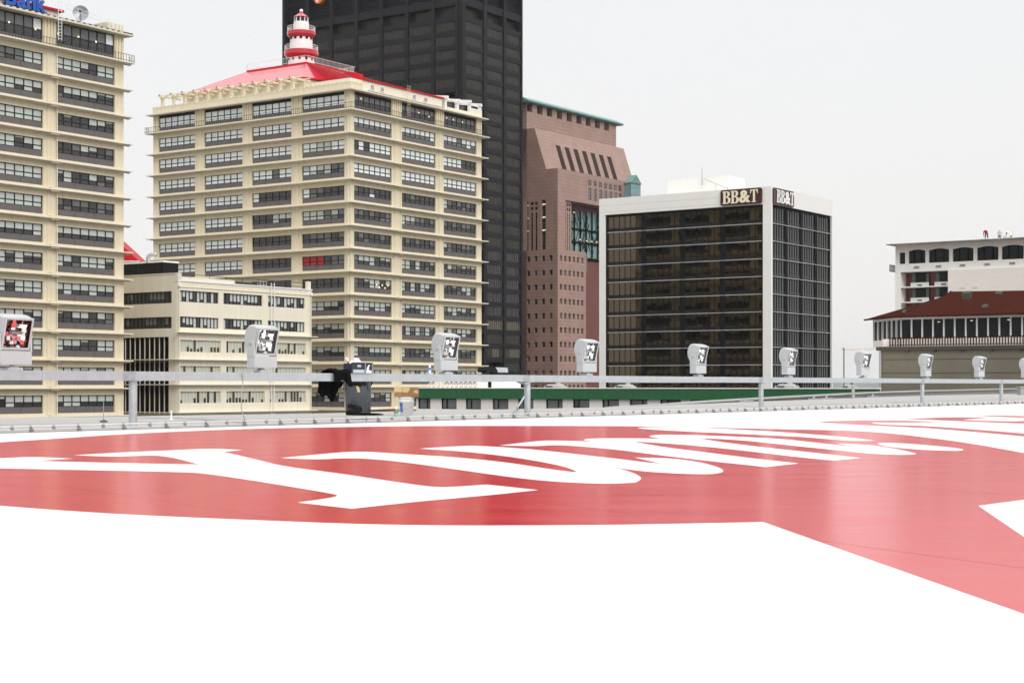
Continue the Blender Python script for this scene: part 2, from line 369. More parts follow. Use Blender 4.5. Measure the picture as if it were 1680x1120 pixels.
# ---------------------------------------------------------------- painted logo
def sheet(name, pts, m, z, parent):
    vs = [Vector(onroof(x, y, z)) for x, y in pts]
    s_ = sum(vs[i].x*vs[(i+1) % len(vs)].y-vs[(i+1) % len(vs)].x*vs[i].y for i in range(len(vs)))
    if s_ < 0: vs.reverse()
    mb = MB(); mb.face(vs, m); return mb.build(name, parent)
def smooth_pts(pts, closed=True, it=1):
    for _ in range(it):
        out = []
        n = len(pts)
        for i in range(n):
            p0, p1, p2 = Vector(pts[i-1]), Vector(pts[i]), Vector(pts[(i+1) % n])
            # keep sharp corners, round gentle ones
            a = (p1-p0); b = (p2-p1)
            a2 = Vector((a.x, a.y*6)); b2 = Vector((b.x, b.y*6))
            ang = a2.angle(b2, 0) if a2.length > 0 and b2.length > 0 else 0
            if ang > .9: out.append(tuple(p1))
            else: out += [tuple(p1-a*.25), tuple(p1+b*.25)]
        pts = out
    return pts
logo = thing('painted_logo', (0, 20, 0), 'huge glossy red painted field with slanted white lettering across the roof', 'roof marking')
RED = [(-90, 731.5), (0, 725), (90, 719.3), (200, 711.8), (280, 708), (400, 703.2), (520, 700.7), (620, 699.3), (720, 698.2), (1000, 698.3), (1081, 699.5), (1182, 701.5), (1283, 703.5), (1384, 705.6), (1445, 708.8), (1506, 715.3), (1587, 725.8), (1680, 742.4), (1830, 772),
       (1830, 800), (1680, 819), (1605, 829), (1680, 880), (1830, 982), (1830, 1058), (1680, 1006), (1252, 855.6), (1130, 858), (1000, 860.3), (840, 861.3), (690, 861), (560, 858), (420, 852.5), (280, 846.7), (140, 839.5), (0, 829), (-90, 822)]
sheet('red_field', smooth_pts(RED), 'roof_red', .0007, logo)
LET = {
 'letter': [(-60, 754), (0, 751.3), (55, 748.7), (120, 751.8), (57, 755.6), (150, 758), (280, 760.8), (327, 761.4), (310, 757), (290, 751.6), (265, 747.4), (245, 746.5), (187, 749), (121, 746.2), (200, 741.7), (280, 738.3), (333, 735.7), (366.7, 736), (398, 737.8), (366, 740.8), (416.7, 752.3), (466.7, 765), (556.7, 776), (626.7, 786.7), (700, 797.3), (723.3, 798.7), (746.7, 798), (798.3, 794.3), (883.3, 803.3), (798, 812.3), (673, 823.3), (578, 834), (488, 823.7), (540, 816.7), (554, 813), (551.7, 810.7), (520, 805), (440, 791.7), (336.7, 776), (300, 774), (150, 770.8), (0, 767.7), (-60, 766.6)],
 'letter.u': [(460, 750.8), (561.7, 741), (590, 740.5), (613, 741), (660, 744.3), (740, 748.8), (826.7, 757.3), (893, 767.7), (930, 772.8), (946, 774.2), (943, 770.8), (920, 763.3), (876.7, 755), (826.7, 747.3), (760, 740), (688, 735.5), (763, 730.7), (793, 731.3), (860, 735.3), (926.7, 742.3), (993, 750), (1020, 752.9), (1050, 757), (1086.4, 760.4), (1041.4, 750.2), (1100, 751.2), (1130, 755), (1160, 760.4), (1183, 767.5), (1188.5, 773), (1175, 776.8), (1150, 777.6), (1100, 775.8), (1050, 772.2), (1020, 768), (1003, 766), (1023, 769.8), (1046.7, 778.3), (1053.5, 785), (1043, 791), (1010, 792.9), (960, 792.3), (893, 788.5), (826.7, 780.8), (740, 768.3), (660, 757.3), (613, 752.6), (570, 750.7), (520, 753.6)],
 'letter.m': [(820, 730.2), (883.3, 722.7), (910, 722.2), (960, 723.5), (980, 724.6), (963, 722.6), (957, 720.8), (968, 719), (1000, 718.4), (1066, 718.8), (1090, 719.7), (1070, 717), (1065, 715), (1073.6, 713.2), (1101, 712.6), (1170, 714.3), (1234, 716.9), (1288, 720.2), (1320, 723.6), (1363, 728.5), (1416, 734.3), (1372.5, 727), (1423, 729), (1457, 733.6), (1487, 739.6), (1504, 743.9), (1491, 745.9), (1448.6, 745), (1412, 742.4), (1380, 738.8), (1341, 734.8), (1288, 729.4), (1213, 721.1), (1142, 718), (1191, 726), (1255.7, 733.6), (1320, 740.6), (1380, 747), (1412, 751), (1369, 754.9), (1340, 752.6), (1288, 746.9), (1191, 735.3), (1105.7, 727.6), (1036.7, 723.5), (1084, 732.5), (1148.6, 740.4), (1234, 751.4), (1310.4, 759.7), (1255.7, 765.7), (1234, 763.1), (1170, 756.5), (1105.7, 749), (1043, 741.3), (1020, 738), (960, 732.3), (910, 729.3), (880, 731.7)],
 'exclamation_bar': [(1045, 701.6), (1063, 700.4), (1110, 700.5), (1157, 701.6), (1234, 705.4), (1288, 708.9), (1340, 712.8), (1380, 715.8), (1415, 719.8), (1436, 722.5), (1401, 723.2), (1370, 720.8), (1320, 716.6), (1288, 714.8), (1213, 711.4), (1127, 707.4), (1063, 704)],
 'exclamation_dot': [(1438.5, 727), (1445, 726.3), (1459, 726.1), (1491, 727.4), (1534, 731), (1566, 734.3), (1578, 736), (1581.4, 737.6), (1576, 738.8), (1566, 739.2), (1523.6, 738.1), (1481, 735), (1453, 731.7), (1443, 729)],
}
for nm, pts in LET.items(): sheet(nm.split('.')[0], smooth_pts(pts, it=2), 'roof_white', .0014, logo)
for pts in ([(1338.9, 691.4), (1395, 689.3), (1438, 688.9), (1513, 690.4), (1552.5, 691.4), (1513, 692.7), (1429, 692.7), (1440, 695.3), (1470, 696.8), (1534, 698.9), (1680, 710.3), (1800, 721), (1800, 728), (1680, 715.4), (1534, 702.6), (1470, 699.6), (1416, 697.2), (1373.6, 694.6)],
            [(1473, 686.5), (1513, 685.6), (1566, 683.5), (1626, 685), (1579, 688.2), (1620, 690), (1660.7, 690.8), (1680, 690), (1780, 688), (1780, 697), (1680, 694.6), (1620, 692.5), (1545, 689.3), (1502, 687.6)],
            [(1596, 682.2), (1637, 681.1), (1680, 682.2), (1780, 684), (1780, 688), (1680, 685), (1637, 683.5)]):
    sheet('red_stroke', smooth_pts(pts), 'roof_red', .0007, logo)
sm = MB()
for (x0, y0, x1, y1) in ((100, 796, 470, 853), (-60, 790, 170, 806), (830, 814, 1130, 856.5), (1335, 885, 1760, 942), (640, 772, 800, 766), (1080, 786, 1330, 806), (1500, 800, 1640, 809)):
    a = Vector(onroof(x0, y0, .0012)); b = Vector(onroof(x1, y1, .0012)); t = (b-a).cross(Vector((0, 0, 1))).normalized()*.006
    sm = MB(); sm.face([a-t, b-t, b+t, a+t], 'seam_red'); sm.build('seam', logo)

for (x0, y0, x1, y1) in ((430, 866, 900, 905), (-60, 905, 520, 1010), (700, 1000, 1500, 1096), (1380, 948, 1740, 1085)):
    a = Vector(onroof(x0, y0, .0009)); b = Vector(onroof(x1, y1, .0009)); t = (b-a).cross(Vector((0, 0, 1))).normalized()*.003
    sm = MB(); sm.face([a-t, b-t, b+t, a+t], 'seam_white'); sm.build('seam', ro)
# ---------------------------------------------------------------- roof edge rail (two pipes on gusset brackets)
ANG = math.atan2(U.y, U.x)
er = thing('roof_edge_rail', FE.pt(0, 0, 0), 'low double pipe rail on triangular brackets along the white roof edge', 'edge rail')
for n_, z_ in ((.03, .115), (.05, .055)):
    p = MB(); p.bar(FE.pt(-12, n_, z_), FE.pt(100, n_, z_), .014, 'pipe_white', 8); p.build('pipe', er)
p = MB(); FE.box(p, -12, 100, -.005, .30, -.02, .012, 'bracket_grey'); p.build('base_strip', er)
pm = MB(); pm.prism([(-.004, .06, .012), (-.004, .06, .145), (-.004, .035, .145), (-.004, -.10, .012)], (.008, 0, 0), 'bracket_grey')
pm2 = MB(); pm2.box(-.02, .02, .01, .05, .095, .135, 'galv_dark'); pm2.box(-.012, .05, .03, .07, .045, .10, 'bracket_grey')
def place(mb, s_, name, parent, me=None):
    o = bpy.data.objects.new(name, me); COL.objects.link(o); o.parent = parent
    o.location = U*s_; o.rotation_euler = (0, 0, ANG); return o
tb = pm.build('bracket'); tcl = pm2.build('clamp'); mb_, mc_ = tb.data, tcl.data
bpy.data.objects.remove(tb); bpy.data.objects.remove(tcl)
for i in range(-4, 88):
    place(None, .69+1.0915*i, 'bracket', er, mb_)
for i in range(-4, 80):
    place(None, .69+1.0915*i+.60+.08*((i*7) % 3-1), 'clamp', er, mc_)

# ---------------------------------------------------------------- guard rail with its posts
RT, RH = 1.132, .186
gr = thing('guard_rail', FR.pt(0, 0, 0), 'galvanised square beam rail on round posts carrying the floodlights', 'railing')
rb = MB(); FR.box(rb, -12, 17.2, -.09, .10, RT-RH, RT, 'galv'); rb.build('beam', gr)
rb = MB(); FR.box(rb, 17.215, 31.4, -.09, .10, RT-RH-.003, RT-.002, 'galv'); rb.build('beam', gr)
rb = MB(); FR.box(rb, 31.415, 46.9, -.09, .10, RT-RH, RT, 'galv'); rb.build('beam', gr)
rb = MB(); FR.box(rb, 46.915, 100, -.09, .10, RT-RH-.003, RT-.002, 'galv'); rb.build('beam', gr)
for s_ in (3.25, 17.4, 31.7, 46.9, 57.1, 71.5, 86):
    pb = MB(); c = FR.pt(s_, 0, 0); zb = deckz(s_, 0)
    pb.bar(c+Vector((0, 0, zb)), c+Vector((0, 0, RT-RH-.012)), .085, 'galv', 16)
    pb.lathe([(.16, zb), (.16, zb+.015), (.10, zb+.02)], c, 'galv_dark', 16)
    po = pb.build('post', gr)
    sb = MB(); FR.box(sb, s_-.13, s_+.13, -.12, .12, RT-RH-.012, RT-RH-.004, 'galv_dark')
    FR.box(sb, s_-.34, s_-.02, -.0935, -.0905, RT-RH+.01, RT-.006, 'galv_dark'); sb.build('saddle', po)
jb = MB()
for s_ in (.9, 8.9, 15.2, 24.3, 38.6): FR.box(jb, s_-.006, s_+.006, -.092, .102, RT-RH-.002, RT+.001, 'galv_dark')
jb.build('joint', gr)

# ---------------------------------------------------------------- floodlights
LOC = [.28+6.72*i for i in range(10)]
def make_flood():
    root = thing('floodlight', (0, 0, 0), 'x', 'floodlight', 'white floodlights along the guard rail')
    m = MB(); m.box(-.17, .17, -.10, .10, 0, .05, 'galv'); m.bar((0, 0, .05), (0, 0, .10), .05, 'galv_dark', 12)
    m.box(-.10, .10, -.07, .07, .05, .075, 'galv_dark'); m.build('base_plate', root)
    m = MB(); ch = .012      # lower box with chamfered edges
    m.box(-.365, .365, -.105, .105, .10, .36, 'lamp_shell')
    m.box(-.34, .34, -.1085, -.105, .12, .345, 'lamp_shell')
    for x in (-.35, .35):
        for z in (.115, .348): m.bar((x, -.105, z), (x, -.112, z), .008, 'galv_dark', 8)
    ho = m.build('housing', root)
    for sgn in (-1, 1):
        a = MB(); pts = [(-.105, .36), (.105, .36), (.105, .62)]+[(.105*cos(t), .62+.105*sin(t)) for t in [i*pi/10 for i in range(1, 10)]]+[(-.105, .62)]
        x0 = .335 if sgn > 0 else -.375
        a.prism([(x0, y, z) for y, z in pts], (.04, 0, 0), 'lamp_shell'); a.bar((sgn*.375, 0, .62), (sgn*.39, 0, .62), .03, 'galv_dark', 12)
        a.build('yoke_arm', root)
    # head: profile in (q = towards front, z); opening from lower front to hood tip
    prof = [(.22, .97), (.15, 1.005), (.06, 1.035), (-.03, 1.05), (-.11, 1.035), (-.17, .99), (-.215, .91), (-.235, .81), (-.235, .72), (-.215, .62), (-.17, .52), (-.11, .44), (-.04, .39), (.075, .38)]
    W = .325; h = MB(); n = len(prof)
    vs = [(-W, -q, z) for q, z in prof]+[(W, -q, z) for q, z in prof]
    # rounded shoulders: inset a second ring
    cqz = (-.02, .72)
    ins = [(q+(cqz[0]-q)*.10, z+(cqz[1]-z)*.10) for q, z in prof]
    vl = [(-W, -q, z) for q, z in ins]+[(-W+.045, -q, z) for q, z in prof]+[(W-.045, -q, z) for q, z in prof]+[(W, -q, z) for q, z in ins]
    fs = [(j*n+i, (j+1)*n+i, (j+1)*n+i+1, j*n+i+1) for j in range(3) for i in range(n-1)]
    h.mesh(vl, fs, 'lamp_shell', True)
    h.mesh(vl, [tuple(range(n)), tuple(range(4*n-1, 3*n-1, -1))], 'lamp_shell')
    # inner liner just inside the shell mouth (dark)
    he = h.build('head', root)
    A = Vector((0, -.075, .38)); B = Vector((0, -.22, .97)); up = (B-A); L = up.length; up.normalize(); X = Vector((1, 0, 0)); N = up.cross(X)
    if N.y > 0: N = -N
    bz = MB(); w0, w1 = .325, .285
    def q(x, t, d): return A+X*x+up*t-N*d
    for (xa, xb, ta, tb_) in ((-w0, -w1, 0, L), (w1, w0, 0, L), (-w1, w1, 0, .045), (-w1, w1, L-.04, L)):
        c = [q(xa, ta, .03), q(xb, ta, .03), q(xb, ta, -.008), q(xa, ta, -.008), q(xa, tb_, .03), q(xb, tb_, .03), q(xb, tb_, -.008), q(xa, tb_, -.008)]
        bz.hexa(c, 'lamp_shell')
    bz.build('bezel', he)
    ln = MB(); 
    dk = .17
    pts = [q(-w1, .045, .0), q(w1, .045, .0), q(w1, L-.04, .0), q(-w1, L-.04, .0)]; bk = [q(-w1*.9, .1, dk*.55), q(w1*.9, .1, dk*.55), q(w1*.9, L-.08, dk*.7), q(-w1*.9, L-.08, dk*.7)]
    for i in range(4):
        a4, b4_, c4_, d4 = pts[i], pts[(i+1) % 4], bk[(i+1) % 4], bk[i]; m1, m2_ = b4_.lerp(c4_, .6), a4.lerp(d4, .6)
        ln.face([a4, b4_, m1, m2_], 'bezel' if i == 1 else 'reflector'); ln.face([m2_, m1, c4_, d4], 'reflector')
    ln.face(bk, 'reflector'); ln.build('liner', he)
    # faceted mirror
    rf = MB(); rr = random.Random(5); nx, nz = 6, 6
    for i in range(nx):
        for j in range(nz):
            x0, x1 = -.235+.47*i/nx, -.235+.47*(i+1)/nx; t0, t1 = .09+(L-.15)*j/nz, .09+(L-.15)*(j+1)/nz
            dep = lambda x, t: .03+.075*(1-((x/.25)**2+((t-L/2)/(L/2))**2)*.5)
            tx, tz = rr.uniform(-.012, .012), rr.uniform(-.012, .012)
            c = [q(x0, t0, dep(x0, t0)-tx-tz), q(x1, t0, dep(x1, t0)+tx-tz), q(x1, t1, dep(x1, t1)+tx+tz), q(x0, t1, dep(x0, t1)-tx+tz)]
            rf.face(c, 'galv_dark' if rr.random() < .06 else 'reflector')
    rf.build('reflector', he)
    bl = MB(); bl.bar(q(-.10, L*.52, .05), q(.06, L*.52, .05), .022, 'bottle_clear', 10); bl.bar(q(.06, L*.52, .05), q(.13, L*.52, .05), .03, 'tape', 10); bl.build('bulb', he)
    gp = MB(); gp.face([q(-w1, .045, -.002), q(w1, .045, -.002), q(w1, L-.04, -.002), q(-w1, L-.04, -.002)], 'lamp_glass'); gp.build('glass_pane', he)
    return root
FLAB = ['white floodlight cut by the left photo edge, before the blue lettered cream tower',
 'white floodlight on the rail before the low cream annex',
 'white floodlight on the rail just right of the water bottle',
 'white floodlight before the pink granite tower and the white building edge',
 'white floodlight before the middle of the bronze glass building',
 'white floodlight before the narrow right side of the bronze glass building',
 'white floodlight against open sky left of the grey concrete wall',
 'white floodlight directly above a rail post before the concrete wall',
 'second white floodlight before the grey concrete wall, beyond the one above a post',
 'white floodlight half cut off by the right photo edge']
fl0 = make_flood()
for i, s_ in enumerate(LOC):
    o = fl0 if i == 0 else copy_tree(fl0)
    o.location = FR.pt(s_, 0, RT); o.rotation_euler = (0, 0, ANG+radians([0, 0, 0, -1, 1, 2, -4, 1, -2, 0][i])); o['label'] = FLAB[i]
# ---------------------------------------------------------------- cream office towers
FL = 3.813
SP0, WIN0, WIN1 = .37, 1.25, 2.80       # spandrel bottom, glass bottom, glass top above each ledge
def fill_panes(mb, fr, a0, a1, z0, z1, n, ncol, style, rng, split=.40):
    wd = (a1-a0)/ncol; zm = z0+(z1-z0)*split
    for c in range(ncol):
        x0, x1 = a0+c*wd, a0+(c+1)*wd
        up, lo = style(c, rng)
        if isinstance(up, tuple):         # half drawn blind
            h = zm+(z1-zm)*up[1]; fr.quad(mb, x0, x1, zm, h, n, lo); fr.quad(mb, x0, x1, h, z1, n, up[0])
        else: fr.quad(mb, x0, x1, zm, z1, n, up)
        fr.quad(mb, x0, x1, z0, zm, n, lo)
    return wd, zm
def mullions(mb, fr, a0, a1, z0, z1, n0, n1, ncol, zs, m, t=.07):
    wd = (a1-a0)/ncol
    for c in range(ncol+1):
        x = a0+c*wd; xa, xb = max(a0, x-t/2-(.02 if 0 < c < ncol else 0)), min(a1, x+t/2+(.02 if 0 < c < ncol else 0))
        if c == 0: xb = a0+t
        if c == ncol: xa = a1-t
        fr.box(mb, xa, xb, n0, n1, z0, z1, m)
    for zb, zt in zs:
        for c in range(ncol):
            xa = a0+c*wd+(t if c == 0 else t/2+.02); xb = a0+(c+1)*wd-(t if c == ncol-1 else t/2+.02)
            fr.box(mb, xa, xb, n0, n1-.006, zb, zt, m)
def office_window(root, fr, a0, a1, z0, zg, z1, ncol, style, rng, n=-.32, split=.40, stuff=None):
    if stuff is None:
        w_ = MB(); fill_panes(w_, fr, a0, a1, zg, z1, n, ncol, style, rng, split); wo = w_.build('window', root)
        m_ = MB(); zm = zg+(z1-zg)*split
        mullions(m_, fr, a0, a1, zg, z1, n-.02, n+.07, ncol, [(zg, zg+.07), (zm-.06, zm+.06), (z1-.08, z1)], 'frame_dark', .11); m_.build('frame', wo)
        s_ = MB(); fr.box(s_, a0, a1, n-.02, n+.05, z0, zg, 'spandrel')
        for q in (1, 2):
            x = a0+(a1-a0)*q/3; fr.box(s_, x-.02, x+.02, n+.05, n+.06, z0, zg, 'frame_dark')
        s_.build('spandrel', wo)
        return wo
    fill_panes(stuff, fr, a0, a1, zg, z1, n, ncol, style, rng, split); fr.box(stuff, a0, a1, n-.02, n+.05, z0, zg, 'spandrel')
def mix_style(pu, pl, pale='pane_pale', half=.2):
    def st(c, rng):
        r_ = rng.random()
        if r_ < pu:
            return pale, (pale if rng.random() < pl else 'pane_dark')
        if r_ < pu+half: return (pale, rng.uniform(.2, .75)), 'pane_dark'
        return ('pane_mid' if rng.random() < .3 else 'pane_dark'), ('pane_dark' if rng.random() < .8 else 'pane_mid')
    return st
def cols_style(up, lo, M={'d': 'pane_dark', 'p': 'pane_pale', 'b': 'pane_bright', 'm': 'pane_mid', 'r': 'red_sign'}):
    return lambda c, rng: (M[up[c % len(up)]], M[lo[c % len(lo)]])
def cream_wall(mb, fr, S, bays, L0, nfl, a_start=0.0, top=None, m='cream', th=.6, fluted=True):
    zt = top
    edges = [a_start]+[x for b_ in bays for x in b_]+[S]
    for i in range(0, len(edges), 2):
        fr.box(mb, edges[i], edges[i+1], -th, 0, GROUND, zt, m)
        # shallow pilaster and top-floor fluting
        if i > 0 and i < len(edges)-2:
            c = (edges[i]+edges[i+1])/2; w_ = edges[i+1]-edges[i]
            fr.box(mb, c-w_*.22, c+w_*.22, 0, .10, GROUND, L0-.2, m)
        if fluted:
            k = max(2, int((edges[i+1]-edges[i])/.5)); w_ = (edges[i+1]-edges[i])/k
            for q in range(k): fr.box(mb, edges[i]+w_*q+w_*.2, edges[i]+w_*q+w_*.8, 0, .14, L0+.02, top-.02, m)
    for a0, a1 in bays:
        for r_ in range(nfl+1):
            L = L0-FL*r_
            if r_ > 0: fr.box(mb, a0, a1, -th, 0, L+WIN1, L+FL+SP0, m)
            if r_ == nfl: fr.box(mb, a0, a1, -th, 0, GROUND, L+SP0, m)
def balcony_rail(mb, fr, a0, a1, n, z, h=1.0, gap=.45, m='black_rail', r=.028):
    for zz in (z+h, z+.18): fr.box(mb, a0, a1, n-r, n+r, zz-r, zz+r, m)
    k = int((a1-a0)/gap)
    for i in range(k+1):
        x = a0+(a1-a0)*i/k; fr.box(mb, x-.022, x+.022, n-.02, n+.02, z+.01, z+h-r, m)
def lamps(root, fr, pts, n=-.24):
    for a, z in pts:
        l = MB(); fr.box(l, a-.13, a+.13, n-.03, n, z-.12, z+.12, 'lamp_warm'); l.build('lamp', root)

# -------- left tower with the blue lettering
c1 = P(203, 232); R1 = RF(c1)
R1 = F(c1-U*40, U, -V)                 # s=40 at the visible corner
S1 = 40.0
b1 = thing('office_tower', (c1.x, c1.y, GROUND), 'tall cream office tower at the left photo edge with dark window bands', 'office tower')
L1 = zat(680, 232)+FL*13
bays1 = [(40-37.2, 40-26.7), (40-24.56, 40-14.12), (40-11.97, 40-1.62)]
EAVE1 = zat(60, 232)
wm = MB(); cream_wall(wm, R1, S1, bays1, L1, 14, top=EAVE1)
R1.box(wm, 0, S1, -30, -.6, GROUND, EAVE1, 'cream')
wo1 = wm.build('wall', b1)
rg = random.Random(11)
styles1 = {0: cols_style('mmmmmmb', 'ddddddd'), 1: mix_style(.75, .5), 2: mix_style(.65, .4), 3: mix_style(.5, .5), 4: mix_style(.35, .2), 5: mix_style(.25, .2), 6: cols_style('mdmmdmm', 'dmdddmd'), 7: cols_style('ppppppp', 'ddddddd'), 8: mix_style(.5, .5), 9: cols_style('ppppppp', 'dpddpdd'), 10: mix_style(.25, .1), 11: mix_style(.5, .5), 12: mix_style(.6, .2), 13: cols_style('ppppppp', 'dppdddd'), 14: mix_style(.6, .5)}
sL = {1: cols_style('ddmmmpp', 'ddmdmpp'), 6: cols_style('p', 'p'), 5: cols_style('p', 'dpppppp'), 7: cols_style('p', 'ddddddp')}
for bi, (a0, a1) in enumerate(bays1):
    if bi == 0: continue
    for r_ in range(0, 15):
        L = L1-FL*r_
        if r_ == 0: office_window(b1, R1, a0, a1, L+.05, L+.85, EAVE1-.12, 7, styles1[0], rg, split=.45)
        else:
            st = styles1[r_] if bi == 2 else sL.get(r_, mix_style(.85, .7))
            office_window(b1, R1, a0, a1, L+SP0, L+WIN0, L+WIN1, 7, st, rg)
for r_ in range(0, 15):
    l = MB(); ext = 1.15 if r_ == 0 else .95
    R1.box(l, 0, S1+ext, -.05, ext, L1-FL*r_-.15, L1-FL*r_, 'cream_pale')
    R1.box(l, 0, S1+ext-.1, -.05, .35, L1-FL*r_-.32, L1-FL*r_-.15, 'cream'); l.build('ledge', b1)
l = MB(); balcony_rail(l, R1, 2, S1+1.05, 1.05, L1, gap=.5)
for i in range(5): l.bar(R1.pt(S1+1.05, 1.05-i*.26, L1), R1.pt(S1+1.05, 1.05-i*.26, L1+1), .03, 'black_rail', 4)
l.build('balcony_rail', b1)
e = MB(); R1.box(e, 0, S1+1.0, -31, 1.0, EAVE1, EAVE1+.22, 'cream_side'); R1.box(e, 0, S1+.9, -31, .9, EAVE1+.22, EAVE1+.42, 'black_rail')
for i in range(24): R1.box(e, S1-25+i*1.02, S1-24.5+i*1.02, .9, 1.02, EAVE1+.2, EAVE1+.34, 'cream_pale')
e.build('roof_edge', b1)
e = MB(); R1.box(e, S1-3.2, S1-.3, -3, .2, EAVE1+.42, EAVE1+1.45, 'cream')
for i in range(4): R1.box(e, S1-3.1+i*.7, S1-2.75+i*.7, .2, .32, EAVE1+.42, EAVE1+1.45, 'cream_pale')
e.build('parapet', b1)
ph = MB(); zp = zat(14, 221); R1.box(ph, 6, S1-10.9, -14, -.6, EAVE1+.42, zp, 'pink_white')
for x in (S1-14.5,):
    for i in range(5): R1.box(ph, x-.9, x+.9, -.6, -.5, EAVE1+2.2+i*.25, EAVE1+2.36+i*.25, 'spandrel')
po = ph.build('penthouse', b1)
tr_ = MB(); R1.box(tr_, 5.6, S1-10.4, -14.4, -.2, zp, zp+.3, 'red_trim'); tr_.build('roof_trim', po)
lamps(b1, R1, [(S1-19.5, L1+2.2), (S1-15.2, L1+2.05), (S1-11.4, L1+2.1), (S1-7.9, L1+2.3), (S1-4.8, L1+2.15)])
ld = MB()
for a in (S1-12.5, S1-11.9): R1.box(ld, a-.03, a+.03, 1.06, 1.12, L1+.9, EAVE1+2.6, 'white_paint')
for i in range(13): R1.box(ld, S1-12.5, S1-11.9, 1.07, 1.10, L1+1.1+i*.42, L1+1.15+i*.42, 'white_paint')
ld.build('ladder', b1)
ld = MB(); R1.box(ld, S1-12.02, S1-11.90, .13, .25, GROUND, L1-.35, 'cream_pale')
for r_ in range(1, 15): R1.box(ld, S1-13.4, S1-11.9, .11, .8, L1-FL*r_-.34, L1-FL*r_+.2, 'cream')
ld.build('downpipe', b1)
rl = MB()
for z_ in (.55, 1.1): rl.bar(R1.pt(S1-11, .7, EAVE1+.42+z_+.9), R1.pt(S1-2.8, .7, EAVE1+.42+z_), .025, 'white_paint', 6)
for i in range(5): rl.bar(R1.pt(S1-10.8+i*2, .7, EAVE1+.4), R1.pt(S1-10.8+i*2, .7, EAVE1+.42+2.0-.22*i), .025, 'white_paint', 6)
rl.build('roof_railing', b1)
# satellite dish on the roof
dc = P(132, 228); dz = zat(22, 228)
ds = thing('satellite_dish', (dc.x, dc.y, EAVE1+.4), 'round grey satellite dish on the roof of the left cream tower', 'satellite dish')
m = MB(); ax = Vector((.18, -1, .10)).normalized(); t1 = ax.cross(Vector((0, 0, 1))).normalized(); t2 = t1.cross(ax); C_ = Vector((dc.x, dc.y, dz))
vs = [C_-ax*.3]; fs = []; N_ = 28
for j, (rr_, dd) in enumerate(((.35, -.27), (.7, -.17), (1.1, 0), (1.08, .0))):
    vs += [C_+(t1*cos(2*pi*i/N_)+t2*sin(2*pi*i/N_))*rr_+ax*dd for i in range(N_)]
fs += [(0, 1+i, 1+(i+1) % N_) for i in range(N_)]
for j in range(2): fs += [(1+j*N_+i, 1+(j+1)*N_+i, 1+(j+1)*N_+(i+1) % N_, 1+j*N_+(i+1) % N_) for i in range(N_)]
m.mesh(vs, fs, 'galv_dark', True); m.build('reflector', ds)
m = MB(); m.bar(C_, (dc.x, dc.y, EAVE1+.3), .08, 'galv_dark', 8); m.bar(C_-ax*.3, C_+t1*.6-Vector((0, 0, 1.6)), .05, 'galv_dark', 6); m.build('mast', ds)
m = MB(); tip = C_+ax*.75; m.bar(tip-ax*.12, tip+ax*.12, .13, 'bezel', 10)
for k in range(3):
    a_ = 2*pi*k/3+.4; m.bar(C_+(t1*cos(a_)+t2*sin(a_))*1.05, tip, .03, 'bezel', 6)
m.build('feed_horn', ds)
# blue sign letters
def text_mesh(txt, size, ext, front, side, bold=0.0, sx=1.0):
    cu = bpy.data.curves.new('t', 'FONT'); cu.body = txt; cu.size = size; cu.extrude = ext; cu.offset = bold; cu.resolution_u = 4
    ob = bpy.data.objects.new('t', cu); COL.objects.link(ob); bpy.context.view_layer.update()
    me = bpy.data.meshes.new_from_object(ob.evaluated_get(bpy.context.evaluated_depsgraph_get()))
    bpy.data.objects.remove(ob); me.materials.clear(); me.materials.append(MATS[front]); me.materials.append(MATS[side])
    for p in me.polygons: p.material_index = 0 if p.normal.z > .9 else 1
    return me
def place_text(me, fr, a, n, z, name, parent, sx=1.0):
    o = bpy.data.objects.new(name, me); COL.objects.link(o); o.parent = parent
    base = parent.location if parent is not None else Vector((0, 0, 0))
    xs = fr.s if fr.s.cross(Vector((0, 0, 1))).dot(fr.n) > 0 else -fr.s
    M = Matrix((xs*sx, Vector((0, 0, 1)), fr.n)).transposed().to_4x4(); M.translation = fr.pt(a, n, z)-base
    o.matrix_local = M; return o
a_B = 40+along(c1, U, 4); a_k = 40+along(c1, U, 71)
zb = EAVE1+.62
sg = thing('roof_sign', tuple(R1.pt(a_B, .6, zb)), 'large blue sign letters reading Bank on the roof edge of the left cream tower', 'sign')
xx = a_B
wid = (a_k-a_B)
for ch, wf in (('B', .27), ('a', .24), ('n', .245), ('k', .245)):
    me = text_mesh(ch, 3.0, .12, 'blue_letter', 'blue_edge', bold=.09)
    mnx = min(v.co.x for v in me.vertices); mxx = max(v.co.x for v in me.vertices)
    for v in me.vertices: v.co.x -= mnx
    o = place_text(me, R1, xx, .55, zb, 'letter', sg, sx=wid*wf*.95/(mxx-mnx)); xx += wid*wf
sf = MB(); R1.box(sf, a_B-.3, a_k+.3, .3, .42, EAVE1+.42, zb+.1, 'black_rail'); sf.build('mount_bar', sg)

# -------- middle tower with the lighthouse
c2 = P(575, 272); R2 = RF(c2); L2 = LF(c2); SR2, SL2 = 37.05, 46.69
L0 = zat(179.5, 272); EAVE2 = zat(148, 272); PAR2 = zat(133.4, 272)
b2 = thing('office_tower', (c2.x, c2.y, GROUND), 'cream office tower with dark ledged window bands and a lighthouse on its red roof', 'office tower')
bR = [(.93, 10.88), (13.5, 23.22), (25.54, 35.52)]; bL = [(1.32, 10.76), (13.1, 22.3), (24.5, 33.8), (36.06, 45.35)]
wm = MB(); cream_wall(wm, R2, SR2, bR, L0, 13, top=EAVE2); cream_wall(wm, L2, SL2, bL, L0, 13, a_start=.6, top=EAVE2)
R2.box(wm, .6, SR2-.6, -SL2+.02, -.6, GROUND, EAVE2, 'cream')
